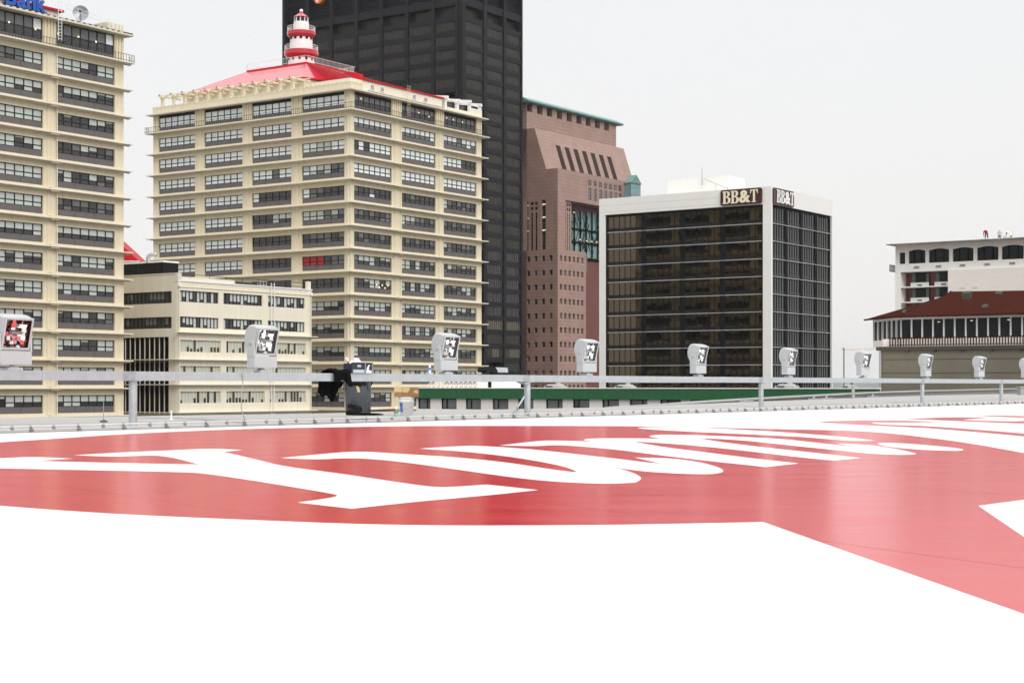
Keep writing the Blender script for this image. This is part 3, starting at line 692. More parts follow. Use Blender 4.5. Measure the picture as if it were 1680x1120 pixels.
# far end wall (seen mirrored in the bronze building)
E2 = F(c2+U*SR2, V, U); bE = [(1.32, 10.76), (13.1, 22.3), (24.5, 33.8), (36.06, 45.35)]
cream_wall(wm, E2, SL2, bE, L0, 13, a_start=.6, top=EAVE2, fluted=False)
wm.build('wall', b2)
rg = random.Random(23); D_ = cols_style
lp = cols_style('bbbbbb', 'bbbbbb')
stL = {0: [D_('bbbbbb', 'bbbbbb')]*4, 1: [D_('b', 'b')]*4, 2: [D_('bbppbb', 'bbpppb'), lp, lp, lp], 3: [D_('mmppbp', 'mdpmpb'), D_('bbmbbb', 'bbmbbb'), lp, lp],
       4: [D_('dddmmb', 'ddddmb'), D_('dddddb', 'dddddb'), lp, lp], 5: [D_('mpmppp', 'dmmppp'), D_('pppddd', 'ddpddd'), lp, lp], 6: [D_('mdmmmd', 'ddmddd'), D_('d', 'd'), lp, lp],
       7: [D_('mmdrrr', 'mmdrrr'), D_('dddddd', 'dddddd'), lp, lp], 8: [D_('d', 'd'), D_('d', 'd'), lp, lp]}
stR = {0: [D_('mmmmmmm', 'ddddddd')]*3, 1: [D_('bbbbbbb', 'mmmmmmm'), D_('bbbbbbb', 'mmmmmmb'), D_('bbbmbbb', 'mmmmmbm')], 2: [D_('dbdbbbb', 'dbdbbbb'), D_('b', 'b'), D_('bbbbddd', 'bbbbddd')], 3: [D_('b', 'b')]*3,
       4: [D_('mddmddd', 'dddbddd'), D_('ddmdddd', 'ddddddd'), D_('pmdmdmd', 'pdddmdd')], 5: [D_('mmdmddm', 'dddddmm'), D_('pppmmdm', 'pmmdddd'), D_('mdmdmmd', 'ddddddd')], 6: [D_('dmdddmd', 'ddmdddd'), D_('dmdmddm', 'ddddddd'), D_('pmddmmd', 'dmddddd')]}
for fr, bays, st, side in ((L2, bL, stL, 'L'), (R2, bR, stR, 'R')):
    for bi, (a0, a1) in enumerate(bays):
        for r_ in range(0, 14):
            if side == 'L' and bi >= 2 and r_ > 8: continue          # behind the annex
            L = L0-FL*r_; s_ = st[r_][bi] if r_ in st else mix_style(.45+.03*(r_-7), .35 if bi != 1 else .8)
            nc = 6 if side == 'L' else 7
            if r_ == 0: office_window(b2, fr, a0, a1, L+.05, L+.95, EAVE2-.45, nc, s_, rg, split=.45)
            else: office_window(b2, fr, a0, a1, L+SP0, L+WIN0, L+WIN1, nc, s_, rg)
hd = MB()
for fr, bays in ((L2, bL), (R2, bR)):
    for a0, a1 in bays: fr.box(hd, a0, a1, -.5, -.2, EAVE2-.45, EAVE2-.002, 'frame_dark')
hd.build('window_header', b2)
stf = MB()
for bi, (a0, a1) in enumerate(bE):
    for r_ in range(0, 14):
        L = L0-FL*r_
        office_window(b2, E2, a0, a1, L+(.05 if r_ == 0 else SP0), L+WIN0, (EAVE2-.3) if r_ == 0 else L+WIN1, 6, mix_style(.2, .2), rg, stuff=stf)
o = stf.build('rear_windows', b2); o['kind'] = 'stuff'
for r_ in range(0, 14):
    l = MB(); ext = 1.15 if r_ == 0 else .95; z_ = L0-FL*r_
    R2.box(l, -ext, SR2+ext, -.05, ext, z_-.15, z_, 'cream_pale'); L2.box(l, .05, SL2+ext, -.05, ext, z_-.15, z_, 'cream_pale')
    E2.box(l, .06, SL2+ext, -.05, ext, z_-.15, z_, 'cream_pale')
    R2.box(l, -.3, SR2+.3, -.05, .3, z_-.30, z_-.15, 'cream'); L2.box(l, .05, SL2+.3, -.05, .3, z_-.30, z_-.15, 'cream')
    l.build('ledge', b2)
l = MB(); balcony_rail(l, R2, -1.05, SR2+1.05, 1.05, L0); balcony_rail(l, L2, -1.0, SL2+1.05, 1.05, L0)
for fr, S_ in ((R2, SR2), (L2, SL2)):
    for i in range(1, 4): fr.box(l, S_+1.03, S_+1.07, 1.05-i*.33, 1.09-i*.33, L0, L0+1, 'black_rail')
    fr.box(l, S_+1.03, S_+1.07, 0, 1.05, L0+.96, L0+1.0, 'black_rail')
l.build('balcony_rail', b2)
e = MB(); R2.box(e, -1.0, SR2+.9, -.6, 1.0, EAVE2, EAVE2+.2, 'cream_side'); L2.box(e, .6, SL2+.9, -.6, 1.0, EAVE2, EAVE2+.2, 'cream_side')
e.build('eave', b2)
e = MB(); L2.box(e, .5, SL2, -.5, .15, EAVE2+.2, PAR2, 'cream'); R2.box(e, -.15, 3.0, -.5, .15, EAVE2+.2, PAR2, 'cream'); R2.box(e, 26.5, SR2, -.5, .1, EAVE2+.2, EAVE2+.9, 'cream_pale'); R2.box(e, 33.5, SR2, -.5, .12, EAVE2+.2, EAVE2+1.7, 'cream_pale')
k = int(SL2/.95)
for i in range(k): L2.box(e, .6+i*.95, 1.05+i*.95, -.3, .2, PAR2-.18, PAR2+.10, 'cream_side')
for i in range(3): R2.box(e, .2+i*.95, .65+i*.95, -.3, .2, PAR2-.18, PAR2+.10, 'cream_side')
e.build('parapet', b2)
# penthouse walls and red roof, plan (a along V, b along U)
def ab(a, b, z): return c2+V*a+U*b+Vector((0, 0, z))
ZE, ZP = 53.9, 57.8
pl = [(44.2, 4.9), (14.6, 4.9), (14.6, 10.7), (7.2, 10.7), (7.2, 28.8), (44.2, 28.8)]
ph = MB(); ph.prism([ab(a, b, EAVE2+.1) for a, b in pl], (0, 0, ZE-EAVE2-.15), 'cream')
ph.prism([ab(a, b, EAVE2+.1) for a, b in ((9, .3), (.3, .3), (.3, 25.2), (9, 25.2))], (0, 0, 51.75-EAVE2-.1), 'cream_pale')
R2.box(ph, 3.0, 25.2, -.3, -.05, EAVE2+.2, 51.75, 'cream_pale')
for i in range(5): R2.box(ph, 4.5, 25, -.05, .04, EAVE2+.55, EAVE2+.62, 'cream_side')
# arched recesses on the wall behind the pergola
W2 = F(c2+U*4.9, V, -U)
for i in range(10):
    a = 15.6+i*2.87
    for q in range(8):
        t0, t1 = pi*q/8, pi*(q+1)/8
        ph.hexa([W2.pt(a+.95*cos(t0), .12, 51.2+.95*sin(t0)), W2.pt(a+.95*cos(t1), .12, 51.2+.95*sin(t1)), W2.pt(a+.95*cos(t1), -.02, 51.2+.95*sin(t1)), W2.pt(a+.95*cos(t0), -.02, 51.2+.95*sin(t0)),
                 W2.pt(a+1.15*cos(t0), .12, 51.2+1.15*sin(t0)), W2.pt(a+1.15*cos(t1), .12, 51.2+1.15*sin(t1)), W2.pt(a+1.15*cos(t1), -.02, 51.2+1.15*sin(t1)), W2.pt(a+1.15*cos(t0), -.02, 51.2+1.15*sin(t0))], 'cream_side')
pho = ph.build('penthouse', b2)
for a in (5.6, 8.2, 17.0, 20.2):
    v = MB(); R2.box(v, a-.55, a+.55, -.05, .06, 51.0-.45, 51.35, 'white_paint')
    for i in range(3): R2.box(v, a-.42, a+.42, .06, .10, 50.66+i*.22, 50.76+i*.22, 'spandrel')
    v.build('vent', pho)
rf = MB()
T = {'A': (33, 10), 'B': (18.7, 10), 'C': (18.7, 23.3), 'D': (33, 23.3)}
def a2(p, z): return ab(p[0], p[1], z)
E_ = [(44.9, 4.5), (14.2, 4.5), (14.2, 10.4), (6.8, 10.4), (6.8, 29.2), (44.9, 29.2)]
rf.face([a2(T['A'], ZP), a2(E_[0], ZE), a2(E_[1], ZE), a2(T['B'], ZP)], 'red_roof')
rf.face([a2(T['B'], ZP), a2(E_[1], ZE), a2(E_[2], ZE+.35)], 'red_roof')
rf.face([a2(T['B'], ZP), a2(E_[2], ZE+.35), a2(E_[3], ZE)], 'red_roof')
rf.face([a2(T['B'], ZP), a2(E_[3], ZE), a2(E_[4], ZE), a2(T['C'], ZP)], 'red_roof')
rf.face([a2(T['C'], ZP), a2(E_[4], ZE), a2(E_[5], ZE), a2(T['D'], ZP)], 'red_roof')
rf.face([a2(T['D'], ZP), a2(E_[5], ZE), a2(E_[0], ZE), a2(T['A'], ZP)], 'red_roof')
rf.face([a2(T['A'], ZP), a2(T['B'], ZP), a2(T['C'], ZP), a2(T['D'], ZP)], 'red_roof')
rfo = rf.build('red_roof', b2)
st = MB()
for p, q in ((T['A'], T['B']), (T['B'], T['C'])):
    A, B = a2(p, ZP), a2(q, ZP); st.bar(A, B, .22, 'red_trim', 4)
for i in range(6):
    p, q = E_[i], E_[(i+1) % 6]; z1 = ZE+.35 if i == 2 else ZE; z0 = ZE+.35 if i == 3 else ZE
    st.bar(a2(p, ZE-.05 if i != 2 else ZE+.3), a2(q, ZE-.05 if i != 1 else ZE+.3), .17, 'red_trim', 4)
R2.box(st, 3.0, 25.6, -9, .2, 51.76, 52.0, 'red_trim')
st.build('fascia', rfo)
dm = MB(); dm.hexa([ab(10.6, 10.7, 53.9), ab(8.3, 10.7, 53.9), ab(8.3, 13.2, 53.9), ab(10.6, 13.2, 53.9), ab(10.6, 10.7, 55.35), ab(8.3, 10.7, 55.15), ab(8.3, 13.2, 55.15), ab(10.6, 13.2, 55.35)], 'red_trim'); dm.build('dormer', rfo)
pr = MB()
for (p, q, h) in ((T['A'], T['B'], .9), (T['B'], T['C'], .9), (T['C'], T['D'], .9), (T['D'], T['A'], .9)):
    A, B = a2(p, ZP+.1), a2(q, ZP+.1); n_ = 40
    for zz in (.3, 1.25): pr.bar(A+Vector((0, 0, zz)), B+Vector((0, 0, zz)), .035, 'white_paint', 4)
    for i in range(n_+1):
        X_ = A+(B-A)*i/n_; pr.bar(X_, X_+Vector((0, 0, 1.25)), .022, 'white_paint', 4, cap=False)
pr.build('platform_railing', rfo)
# pergolas along the roof edge
for i in range(13):
    a = 44.6-i*2.87
    if a < 12: continue
    pg = MB(); L2.box(pg, a-.22, a+.22, -.55, -.1, PAR2-.4, 52.9, 'cream'); L2.box(pg, a-.30, a+.30, -.62, .05, 52.55, 52.75, 'cream')
    L2.box(pg, a-.14, a+.14, -4.7, .45, 52.9, 53.25, 'cream'); L2.box(pg, a-.142, a+.142, .45, .62, 53.0, 53.27, 'galv_dark')
    L2.box(pg, a-1.2, a+.22, -.45, -.2, 52.75, 52.88, 'cream')
    pg.build('pergola_frame', b2)
for i in range(2): 
    pg = MB(); L2.box(pg, 12, 45, -1.2-i*2.4, -1.0-i*2.4, 53.26, 53.42, 'cream'); pg.build('pergola_beam', b2)
for (a, top_) in ((26.2, 52.0), (29.8, 51.9), (33.6, 52.3), (36.8, 52.4)):
    pg = MB(); R2.box(pg, a-.25, a+.25, -.5, 0, EAVE2+.2, top_-.3, 'white_paint'); R2.box(pg, a-.4, a+.4, -.6, .15, top_-.3, top_-.1, 'white_paint')
    pg.build('pergola_frame', b2)
for k_, (b_, n_, z_, w_) in enumerate(((26.4, 6, 52.7, .25), (30.0, 6, 52.6, .22), (33.4, 6, 52.9, .22), (36.6, 5, 52.7, .2))):
    pg = MB(); pg.hexa([R2.pt(b_-w_, .3, z_-.7), R2.pt(b_+w_, .3, z_-.7), R2.pt(b_+w_, -n_, z_+.1), R2.pt(b_-w_, -n_, z_+.1), R2.pt(b_-w_, .3, z_-.25), R2.pt(b_+w_, .3, z_-.25), R2.pt(b_+w_, -n_, z_+.55), R2.pt(b_-w_, -n_, z_+.55)], 'white_paint'); pg.build('pergola_beam', b2)
pg = MB(); R2.box(pg, 25.4, 37.2, -.45, -.2, 51.86, 52.16, 'white_paint'); R2.box(pg, 25.4, 37.2, -4.6, -4.3, 52.95, 53.25, 'white_paint'); pg.build('pergola_beam', b2)
gl_ = MB()
for a0, a1 in ((26.5, 29.5), (30.1, 33.3)):
    R2.box(gl_, a0, a1, -1.2, -1.15, EAVE2+.9, EAVE2+2.0, 'spandrel'); gl_.bar(R2.pt(a0+.6, -.9, EAVE2+2.1), R2.pt(a0+1.3, -.9, EAVE2+.9), .06, 'white_paint', 6)
gl_.build('roof_panel', b2)
ld = MB()
for a in (13.9, 14.5): R2.box(ld, a-.022, a+.022, 1.06, 1.10, L0+.6, 52.4, 'cream')
for i in range(12): R2.box(ld, 13.92, 14.48, 1.07, 1.09, L0+.8+i*.45, L0+.83+i*.45, 'cream')
ld.build('ladder', b2)
ld = MB(); R2.box(ld, 13.3, 13.42, .02, .16, GROUND, L0-.35, 'cream_pale')
for r_ in range(1, 14): R2.box(ld, 12.0, 13.4, .11, .7, L0-FL*r_-.33, L0-FL*r_+.15, 'cream')
R2.box(ld, 24.1, 24.32, .0, .2, GROUND, L0-.35, 'cream_side'); L2.box(ld, .4, .55, .0, .15, GROUND, L0-.35, 'cream_pale')
ld.build('downpipe', b2)
lamps(b2, R2, [(3.0, L0+2.2), (18.7, L0+2.0), (21.6, L0+1.7), (26.8, L0+2.2), (28.7, L0+2.1), (31.5, L0+2.0), (22.4, L0-FL*12+2.1)])
lamps(b2, R2, [(7.1+.75*i, L0-FL*8+1.9-.45*(i % 2)) for i in range(5)])

# lighthouse on the roof platform
lc = ab(25.8, 16.6, 0)
lh = thing('lighthouse', (lc.x, lc.y, ZP), 'small red and white lighthouse with two railed galleries on the red roof', 'lighthouse')
def Zl(y, r=1.5): return CZ+(hy-y)*(300.3-r)/2700
def drum(r0, r1, y0, y1, m, name): 
    t = MB(); t.lathe([(r0, y0), (r1, y1)], lc, m, 40); return t.build(name, lh)
t1 = drum(2.45, 2.38, ZP, Zl(86, 3), 'white_paint', 'lower_drum'); t2 = drum(2.08, 2.0, Zl(79, 3.1), Zl(50, 2.6), 'white_paint', 'middle_drum'); t3 = drum(1.42, 1.38, Zl(48.2, 2.6), Zl(34.8), 'white_paint', 'upper_drum')
for (ri, ro_, yb, ym, yt, rr_) in ((2.42, 3.12, 93.5, 86.5, 79, 3.0), (2.05, 2.6, 60, 54, 48.2, 2.5)):
    t = MB(); t.lathe([(ri-.05, Zl(yb, ri)), (ro_-.1, Zl(ym, ro_)), (ro_, Zl(ym, ro_)+.05), (ro_, Zl(yt, ro_)), (ri-.3, Zl(yt, ro_)+.02)], lc, 'red_roof', 48, smooth=False); go = t.build('gallery', lh)
    r_ = MB(); z0 = Zl(yt, ro_)
    for zz in (.12, .5, .92):
        r_.tube([lc+Vector((rr_*cos(2*pi*i/40), rr_*sin(2*pi*i/40), z0+zz)) for i in range(41)], .035, 'white_paint', 4)
    for i in range(40): 
        p_ = lc+Vector((rr_*cos(2*pi*i/40), rr_*sin(2*pi*i/40), z0)); r_.bar(p_, p_+Vector((0, 0, .92)), .03, 'white_paint', 4)
    r_.build('gallery_railing', go)
t = MB(); t.lathe([(1.36, Zl(34.8)), (1.36, Zl(34))], lc, 'white_paint', 24)
t.lathe([(1.05, Zl(34)), (1.05, Zl(26.5))], lc, 'pane_dark', 10, smooth=False)
for i in range(10):
    a_ = 2*pi*(i+.5)/10; p_ = lc+Vector((1.25*cos(a_), 1.25*sin(a_), 0)); t.bar(p_+Vector((0, 0, Zl(34))), p_+Vector((0, 0, Zl(26))), .085, 'white_paint', 6)
t.build('lantern_room', lh)
t = MB(); t.lathe([(1.5, Zl(26.6)), (1.5, Zl(26)), (.95, Zl(22.6)), (.28, Zl(18.4)), (.2, Zl(17.2))], lc, 'red_roof', 10, smooth=False); t.build('lantern_roof', lh)
t = MB(); t.lathe([(.05, -.34), (.2, -.28), (.31, -.14), (.34, 0), (.31, .14), (.2, .28), (.05, .34)], lc+Vector((0, 0, Zl(15.2))), 'white_paint', 16); t.build('ball_finial', lh)
for rr_, yy, n_, off in ((2.06, 61, 12, .1), (2.43, 95.0, 12, .0)):
    for i in range(n_):
        a_ = 2*pi*i/n_+off; d_ = Vector((cos(a_), sin(a_), 0))
        if d_.y > .35: continue
        p = MB(); p.bar(lc+d_*(rr_-.1)+Vector((0, 0, Zl(yy, rr_))), lc+d_*(rr_+.05)+Vector((0, 0, Zl(yy, rr_))), .25, 'black', 14); p.build('porthole', lh)

# -------- cream annex between the towers
c3 = P(292, 236); R3 = RF(c3); L3 = LF(c3)
k3 = .0874
def Z3(y): return CZ+(hy-y)*k3
b3 = thing('office_annex', (c3.x, c3.y, GROUND), 'low cream office annex with ribbon windows between the two cream towers', 'office block')
S3 = 28.6; T3 = Z3(461); TL3 = Z3(448.5)
rows3 = [(Z3(494.3), Z3(475.7)), (Z3(536.6), Z3(518.6)), (Z3(577), Z3(557)), (Z3(620), Z3(600)), (Z3(662), Z3(642)), (Z3(704), Z3(684))]
bu = [(.35, 8.15), (9.15, 17.45), (18.7, 27.0)]; bl_ = [(.45, 8.6), (9.75, 17.95), (19.1, 27.3)]
wm = MB()
def rowwall(fr, S, rows, a0, top, m):
    zt = top
    for i, (z0, z1, bays) in enumerate(rows):
        fr.box(wm, a0, S, -.5, 0, z1, zt, m); e = [a0]+[x for b_ in bays for x in b_]+[S]
        for j in range(0, len(e), 2): fr.box(wm, e[j], e[j+1], -.5, 0, z0, z1, m)
        zt = z0
    fr.box(wm, a0, S, -.5, 0, GROUND, zt, m)
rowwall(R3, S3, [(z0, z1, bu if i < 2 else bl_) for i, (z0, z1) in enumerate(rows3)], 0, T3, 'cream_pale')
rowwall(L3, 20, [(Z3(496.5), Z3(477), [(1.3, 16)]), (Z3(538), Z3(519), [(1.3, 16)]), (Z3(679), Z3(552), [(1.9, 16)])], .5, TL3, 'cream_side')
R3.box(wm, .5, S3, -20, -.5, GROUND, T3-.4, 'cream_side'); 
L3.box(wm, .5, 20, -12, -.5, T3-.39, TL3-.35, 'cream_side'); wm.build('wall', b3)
rg = random.Random(4)
for i, (z0, z1) in enumerate(rows3):
    for j, (a0, a1) in enumerate(bu if i < 2 else bl_):
        w_ = MB(); nc = 11 if i < 2 else 12; wd = (a1-a0)/nc
        for c_ in range(nc):
            h = z0+(z1-z0)*rng_ if (rng_ := (rg.choice([0, .05, .3, .45]) if rg.random() < .78 else 1.0)) > 0 else z0
            if h > z0+.01: R3.quad(w_, a0+c_*wd, a0+(c_+1)*wd, z0, h, -.3, 'pane_dark')
            if h < z1-.01: R3.quad(w_, a0+c_*wd, a0+(c_+1)*wd, h, z1, -.3, 'pane_pale')
        wo = w_.build('window', b3); m_ = MB()
        if i < 2: mullions(m_, R3, a0, a1, z0, z1, -.32, -.22, nc, [(z0, z0+.08), (z1-.12, z1)], 'frame_dark', .10)
        else:
            mullions(m_, R3, a0, a1, z0, z1, -.32, -.2, 12, [(z0, z0+.06)], 'cream', .07)
        m_.build('frame', wo)
for z0, z1 in ((Z3(496.5), Z3(477)), (Z3(538), Z3(519))):
    w_ = MB(); nc = 18
    for c_ in range(nc):
        h = z1 if rg.random() < .5 else z0+(z1-z0)*.35
        L3.quad(w_, 1.3+c_*14.7/nc, 1.3+(c_+1)*14.7/nc, z0, h, -.3, 'pane_dark')
        if h < z1: L3.quad(w_, 1.3+c_*14.7/nc, 1.3+(c_+1)*14.7/nc, h, z1, -.3, 'curtain_grey')
    wo = w_.build('window', b3); m_ = MB(); mullions(m_, L3, 1.3, 16, z0, z1, -.32, -.2, nc, [(z0, z0+.08), (z1-.1, z1)], 'frame_dark', .09); m_.build('frame', wo)
w_ = MB(); L3.quad(w_, 1.9, 16, Z3(679), Z3(552), -.35, 'black'); wo = w_.build('window', b3)
m_ = MB()
for i in range(14): L3.box(m_, 2.0+i*1.02, 2.08+i*1.02, -.34, -.2, Z3(679), Z3(552), 'cream_side')
for y in (592, 631): L3.box(m_, 1.9, 16, -.19, -.05, Z3(y)-.1, Z3(y)+.05, 'concrete')
m_.build('frame', wo)
for y in (544, 588.6, 630, 676):
    l = MB(); ext = .75; R3.box(l, -ext, S3+ext, -.02, ext, Z3(y)-.12, Z3(y), 'cream_pale')
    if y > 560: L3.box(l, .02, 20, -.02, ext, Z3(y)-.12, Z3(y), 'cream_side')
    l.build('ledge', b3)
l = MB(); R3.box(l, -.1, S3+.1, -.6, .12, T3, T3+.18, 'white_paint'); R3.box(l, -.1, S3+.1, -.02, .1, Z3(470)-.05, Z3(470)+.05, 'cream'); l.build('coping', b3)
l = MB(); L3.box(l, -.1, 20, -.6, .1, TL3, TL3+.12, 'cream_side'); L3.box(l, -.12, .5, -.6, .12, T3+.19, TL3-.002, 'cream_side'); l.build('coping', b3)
pp = MB()
for fr, a in ((R3, .12), (R3, S3-.3)):
    fr.box(pp, a-.09, a+.09, .02, .2, GROUND, T3-.8, 'cream_side'); fr.box(pp, a-.22, a+.22, .02, .36, T3-.8, T3-.35, 'white_paint')
pp.build('downpipe', b3)
rl = MB()
for zz in (.55, 1.15): rl.bar(R3.pt(.4, -.9, T3+zz), R3.pt(S3-.9, -.9, T3+zz), .05, 'black_rail', 6)
for i in range(9): rl.bar(R3.pt(.4+i*3.4, -.9, T3-.3), R3.pt(.4+i*3.4, -.9, T3+1.15), .05, 'black_rail', 6)
rl.build('roof_railing', b3)
rl = MB(); R3.box(rl, 18.5, 23.8, -6.5, -5.2, T3-.3, T3+1.0, 'black_rail'); R3.box(rl, S3-3.2, S3-.8, -6, -5, T3-.3, T3+1.5, 'black_rail'); R3.box(rl, S3-.75, S3-.1, -.6, -.05, T3+.18, T3+1.4, 'cream_pale'); rl.build('roof_equipment', b3)
ld = MB()
for a in (18.9, 19.6): R3.box(ld, a-.04, a+.04, .42, .5, Z3(700), T3+.7, 'white_paint')
for i in range(56): 
    z_ = Z3(700)+.3+i*.42
    if z_ < T3+.6: R3.box(ld, 18.9, 19.6, .44, .48, z_, z_+.05, 'white_paint')
for a in (17.6, 18.2, 18.9, 19.6): R3.box(ld, a-.025, a+.025, -1.2, -1.15, T3, T3+.95, 'white_paint')
R3.box(ld, 17.6, 19.6, -1.2, -1.13, T3+.9, T3+.95, 'white_paint'); R3.box(ld, 17.6, 19.6, -1.2, -1.13, T3+.45, T3+.49, 'white_paint')
ld.build('ladder', b3)
# dark rooftop screen, duct and red gable behind the left tower
rc = P(268, 246); 
sc_ = thing('rooftop_screen', (rc.x, rc.y, TL3-.4), 'black rooftop equipment screen with a white cap on the cream annex', 'screen')
LS = LF(rc); m = MB(); LS.box(m, 0, 11, -3, 0, TL3-.4, zat(430, 246), 'bezel')
for i in range(8): LS.box(m, .4+i*1.35, .46+i*1.35, 0, .03, TL3-.3, zat(430, 246), 'black')
m.build('panel', sc_); m = MB(); LS.box(m, -.1, 11.1, -3.1, .1, zat(430, 246), zat(427.5, 246), 'white_paint'); m.build('cap', sc_)
dp = P(243, 248); zt = zat(428, 248)
dk_ = thing('duct', (dp.x, dp.y, zt), 'silver gooseneck duct curving up from the black rooftop screen', 'duct')
m = MB(); xd = Vector((1, .1, 0)).normalized(); pts = [Vector((dp.x, dp.y, zt-.3)), Vector((dp.x, dp.y, zt+.35))]+[Vector((dp.x, dp.y, zt+.35))+xd*(.62-.62*cos(t))+Vector((0, 0, .62*sin(t))) for t in [i*pi/2/6 for i in range(1, 7)]]
pts += [pts[-1]+xd*.35, pts[-1]+xd*.62-Vector((0, 0, .10))]
m.tube(pts, .33, 'galv', 14); m.build('elbow', dk_); m = MB(); d_ = (pts[-1]-pts[-2]).normalized(); m.bar(pts[-1]-d_*.02, pts[-1]+d_*.012, .30, 'black', 14); m.build('opening', dk_)
DG = 430
ga, gb, gc = P(150, DG), P(228, DG), P(203, DG)
gbld = thing('gabled_building', (gb.x, DG, GROUND), 'building with a bright red gable roof showing behind the left cream tower', 'building')
m = MB(); za, zb_ = zat(428, DG), zat(405, DG)
y0 = DG; x1 = gb.x; sl_ = (zat(405, DG)-za)/(gb.x-gc.x)
xl = gb.x-14
m.prism([(x1, y0, za), (xl, y0, za+14*sl_), (xl-14, y0, za)], (0, 12, 0), 'red_trim'); m.build('roof', gbld)
m = MB(); m.box(xl-13.4, x1-.8, y0+.4, y0+11.6, GROUND, za, 'white_paint'); m.build('wall', gbld)
m = MB(); m.bar((x1+.2, y0-.1, za-.1), (xl-14.2, y0-.1, za-.1), .16, 'white_paint', 4); m.build('trim', gbld)
# ---------------------------------------------------------------- black tower
c4 = P(758, 450); R4 = RF(c4); L4 = LF(c4)
b4 = thing('skyscraper', (c4.x, c4.y, GROUND), 'tall black glass and metal tower rising behind the lighthouse', 'skyscraper')
bR4 = [(1.4, 9.95), (11.5, 19.7), (20.9, 28.4)]; bL4 = [(1.2+9.28*i, 9.3+9.28*i) for i in range(7)]
ZT4, P4 = 100.7, 3.89
wm = MB()
def tower_face(fr, S, bays, a0, rows):
    e = [a0]+[x for b_ in bays for x in b_]+[S]
    for j in range(0, len(e), 2): fr.box(wm, e[j], e[j+1], -2.2, .22, GROUND, 150, 'tower_metal')
    for x0, x1 in bays:
        fr.box(wm, x0, x1, -2.2, 0, 105.1, 107.2, 'tower_metal'); fr.box(wm, x0, x1, -2.2, 0, 118, 150, 'tower_metal')
        fr.box(wm, x0, x1, -2.2, 0, ZT4, 102.2, 'tower_metal')
        for k in range(1, rows+1):
            zt = ZT4-P4*(k-1); fr.box(wm, x0, x1, -2.2, 0, zt-P4 if k < rows else GROUND, zt-2.45, 'tower_metal')
tower_face(R4, 29.1, bR4, .0, 27); tower_face(L4, 66, bL4, 2.2, 27)
R4.box(wm, 2.3, 26.8, -63.7, -2.2, GROUND, 149, 'tower_metal')
wm.build('wall', b4)
mat('tower_pier', (.026, .024, .020), .5, spec=.2)
pane_mat('tower_dark', (.012, .013, .018), .15); pane_mat('tower_tan', (.085, .068, .04), .15)
rg = random.Random(3); rest = MB(); nwin = 0
def tower_window(fr, a0, a1, z0, z1, n, mm, single):
    nc = 8; wd = (a1-a0)/nc; w_ = MB() if single else rest
    for i in range(nc):
        fr.quad(w_, a0+i*wd, a0+(i+1)*wd, z0, z1, n, mm if rg.random() < .85 else 'tower_glass')
    if single:
        wo = w_.build('window', b4); m_ = MB()
        for i in range(1, nc): fr.box(m_, a0+i*wd-.07, a0+i*wd+.07, n, n+.06, z0, z1, 'tower_pier')
        m_.build('frame', wo)
for k in range(0, 26):
    z1 = 105.1 if k == 0 else ZT4-P4*(k-1); z0 = z1-2.9 if k == 0 else z1-2.45; n = -1.7 if k == 0 else -.2
    for bi, (a0, a1) in enumerate(bR4):
        if bi == 0 and k > 6: continue
        if bi == 1 and k > 24: continue
        mm = 'tower_dark' if 17 <= k <= 21 else ('tower_tan' if k in (22, 24) else 'tower_glass')
        tower_window(R4, a0, a1, z0, z1, n, mm, True)
    for bi, (a0, a1) in enumerate(bL4):
        if k > 5: continue
        tower_window(L4, a0, a1, z0, z1, n, 'tower_glass', True)
for bays, fr in ((bL4, L4), (bR4, R4)):
    for a0, a1 in bays:
        lv = MB(); fr.quad(lv, a0, a1, 107.2, 118, -1.2, 'tower_louvre')
        for i in range(16): fr.box(lv, a0, a1, -1.19, -1.0, 107.5+i*.65, 107.75+i*.65, 'tower_metal')
        lv.build('louvre', b4)
a_ = along(c4, V, 523.5); eD = L4.pt(a_, 0, 0).y
ez, er_ = zat(-2.5, eD), 9.2/f*eD
es = thing('tower_sign', tuple(L4.pt(a_, .4, ez)), 'round orange emblem with a white stroke on the black tower above the lighthouse', 'sign')
def disc(mb, fr, a, z, r, n0, n1, m, N=32):
    q = [fr.pt(a+r*cos(2*pi*i/N), n1, z+r*sin(2*pi*i/N)) for i in range(N)]
    mb.prism(q, -fr.n*(n1-n0), m)
m = MB(); disc(m, L4, a_, ez, er_, -1.0, .42, 'orange'); m.build('disc', es)
m = MB(); q = [(.55, .9), (-.55, .9), (-.35, .1), (.0, -.55), (.40, -.82), (.52, -.3)]
m.prism([L4.pt(a_+x*er_, .47, ez+z*er_) for x, z in q], -L4.n*.04, 'white_letter'); m.build('stroke', es)
m = MB(); a2_ = along(c4, V, 538.3); L4.box(m, a2_-.35, a2_+.35, -1.0, .45, zat(2.0, eD), zat(-16, eD), 'white_letter')
m.build('letter', es)

# ---------------------------------------------------------------- pink granite tower
c5 = P(915, 500)
def p5(a, b): return c5+V*a+U*b
b5 = thing('granite_tower', (c5.x, c5.y, GROUND), 'pink granite tower with a sloped slotted crown and green copper roof edge', 'skyscraper')
R5 = F(c5, U, -V); L5 = F(c5, V, -U)
ZA, ZB, ZC = 42.3, 57.5, 66.8
wm = MB()
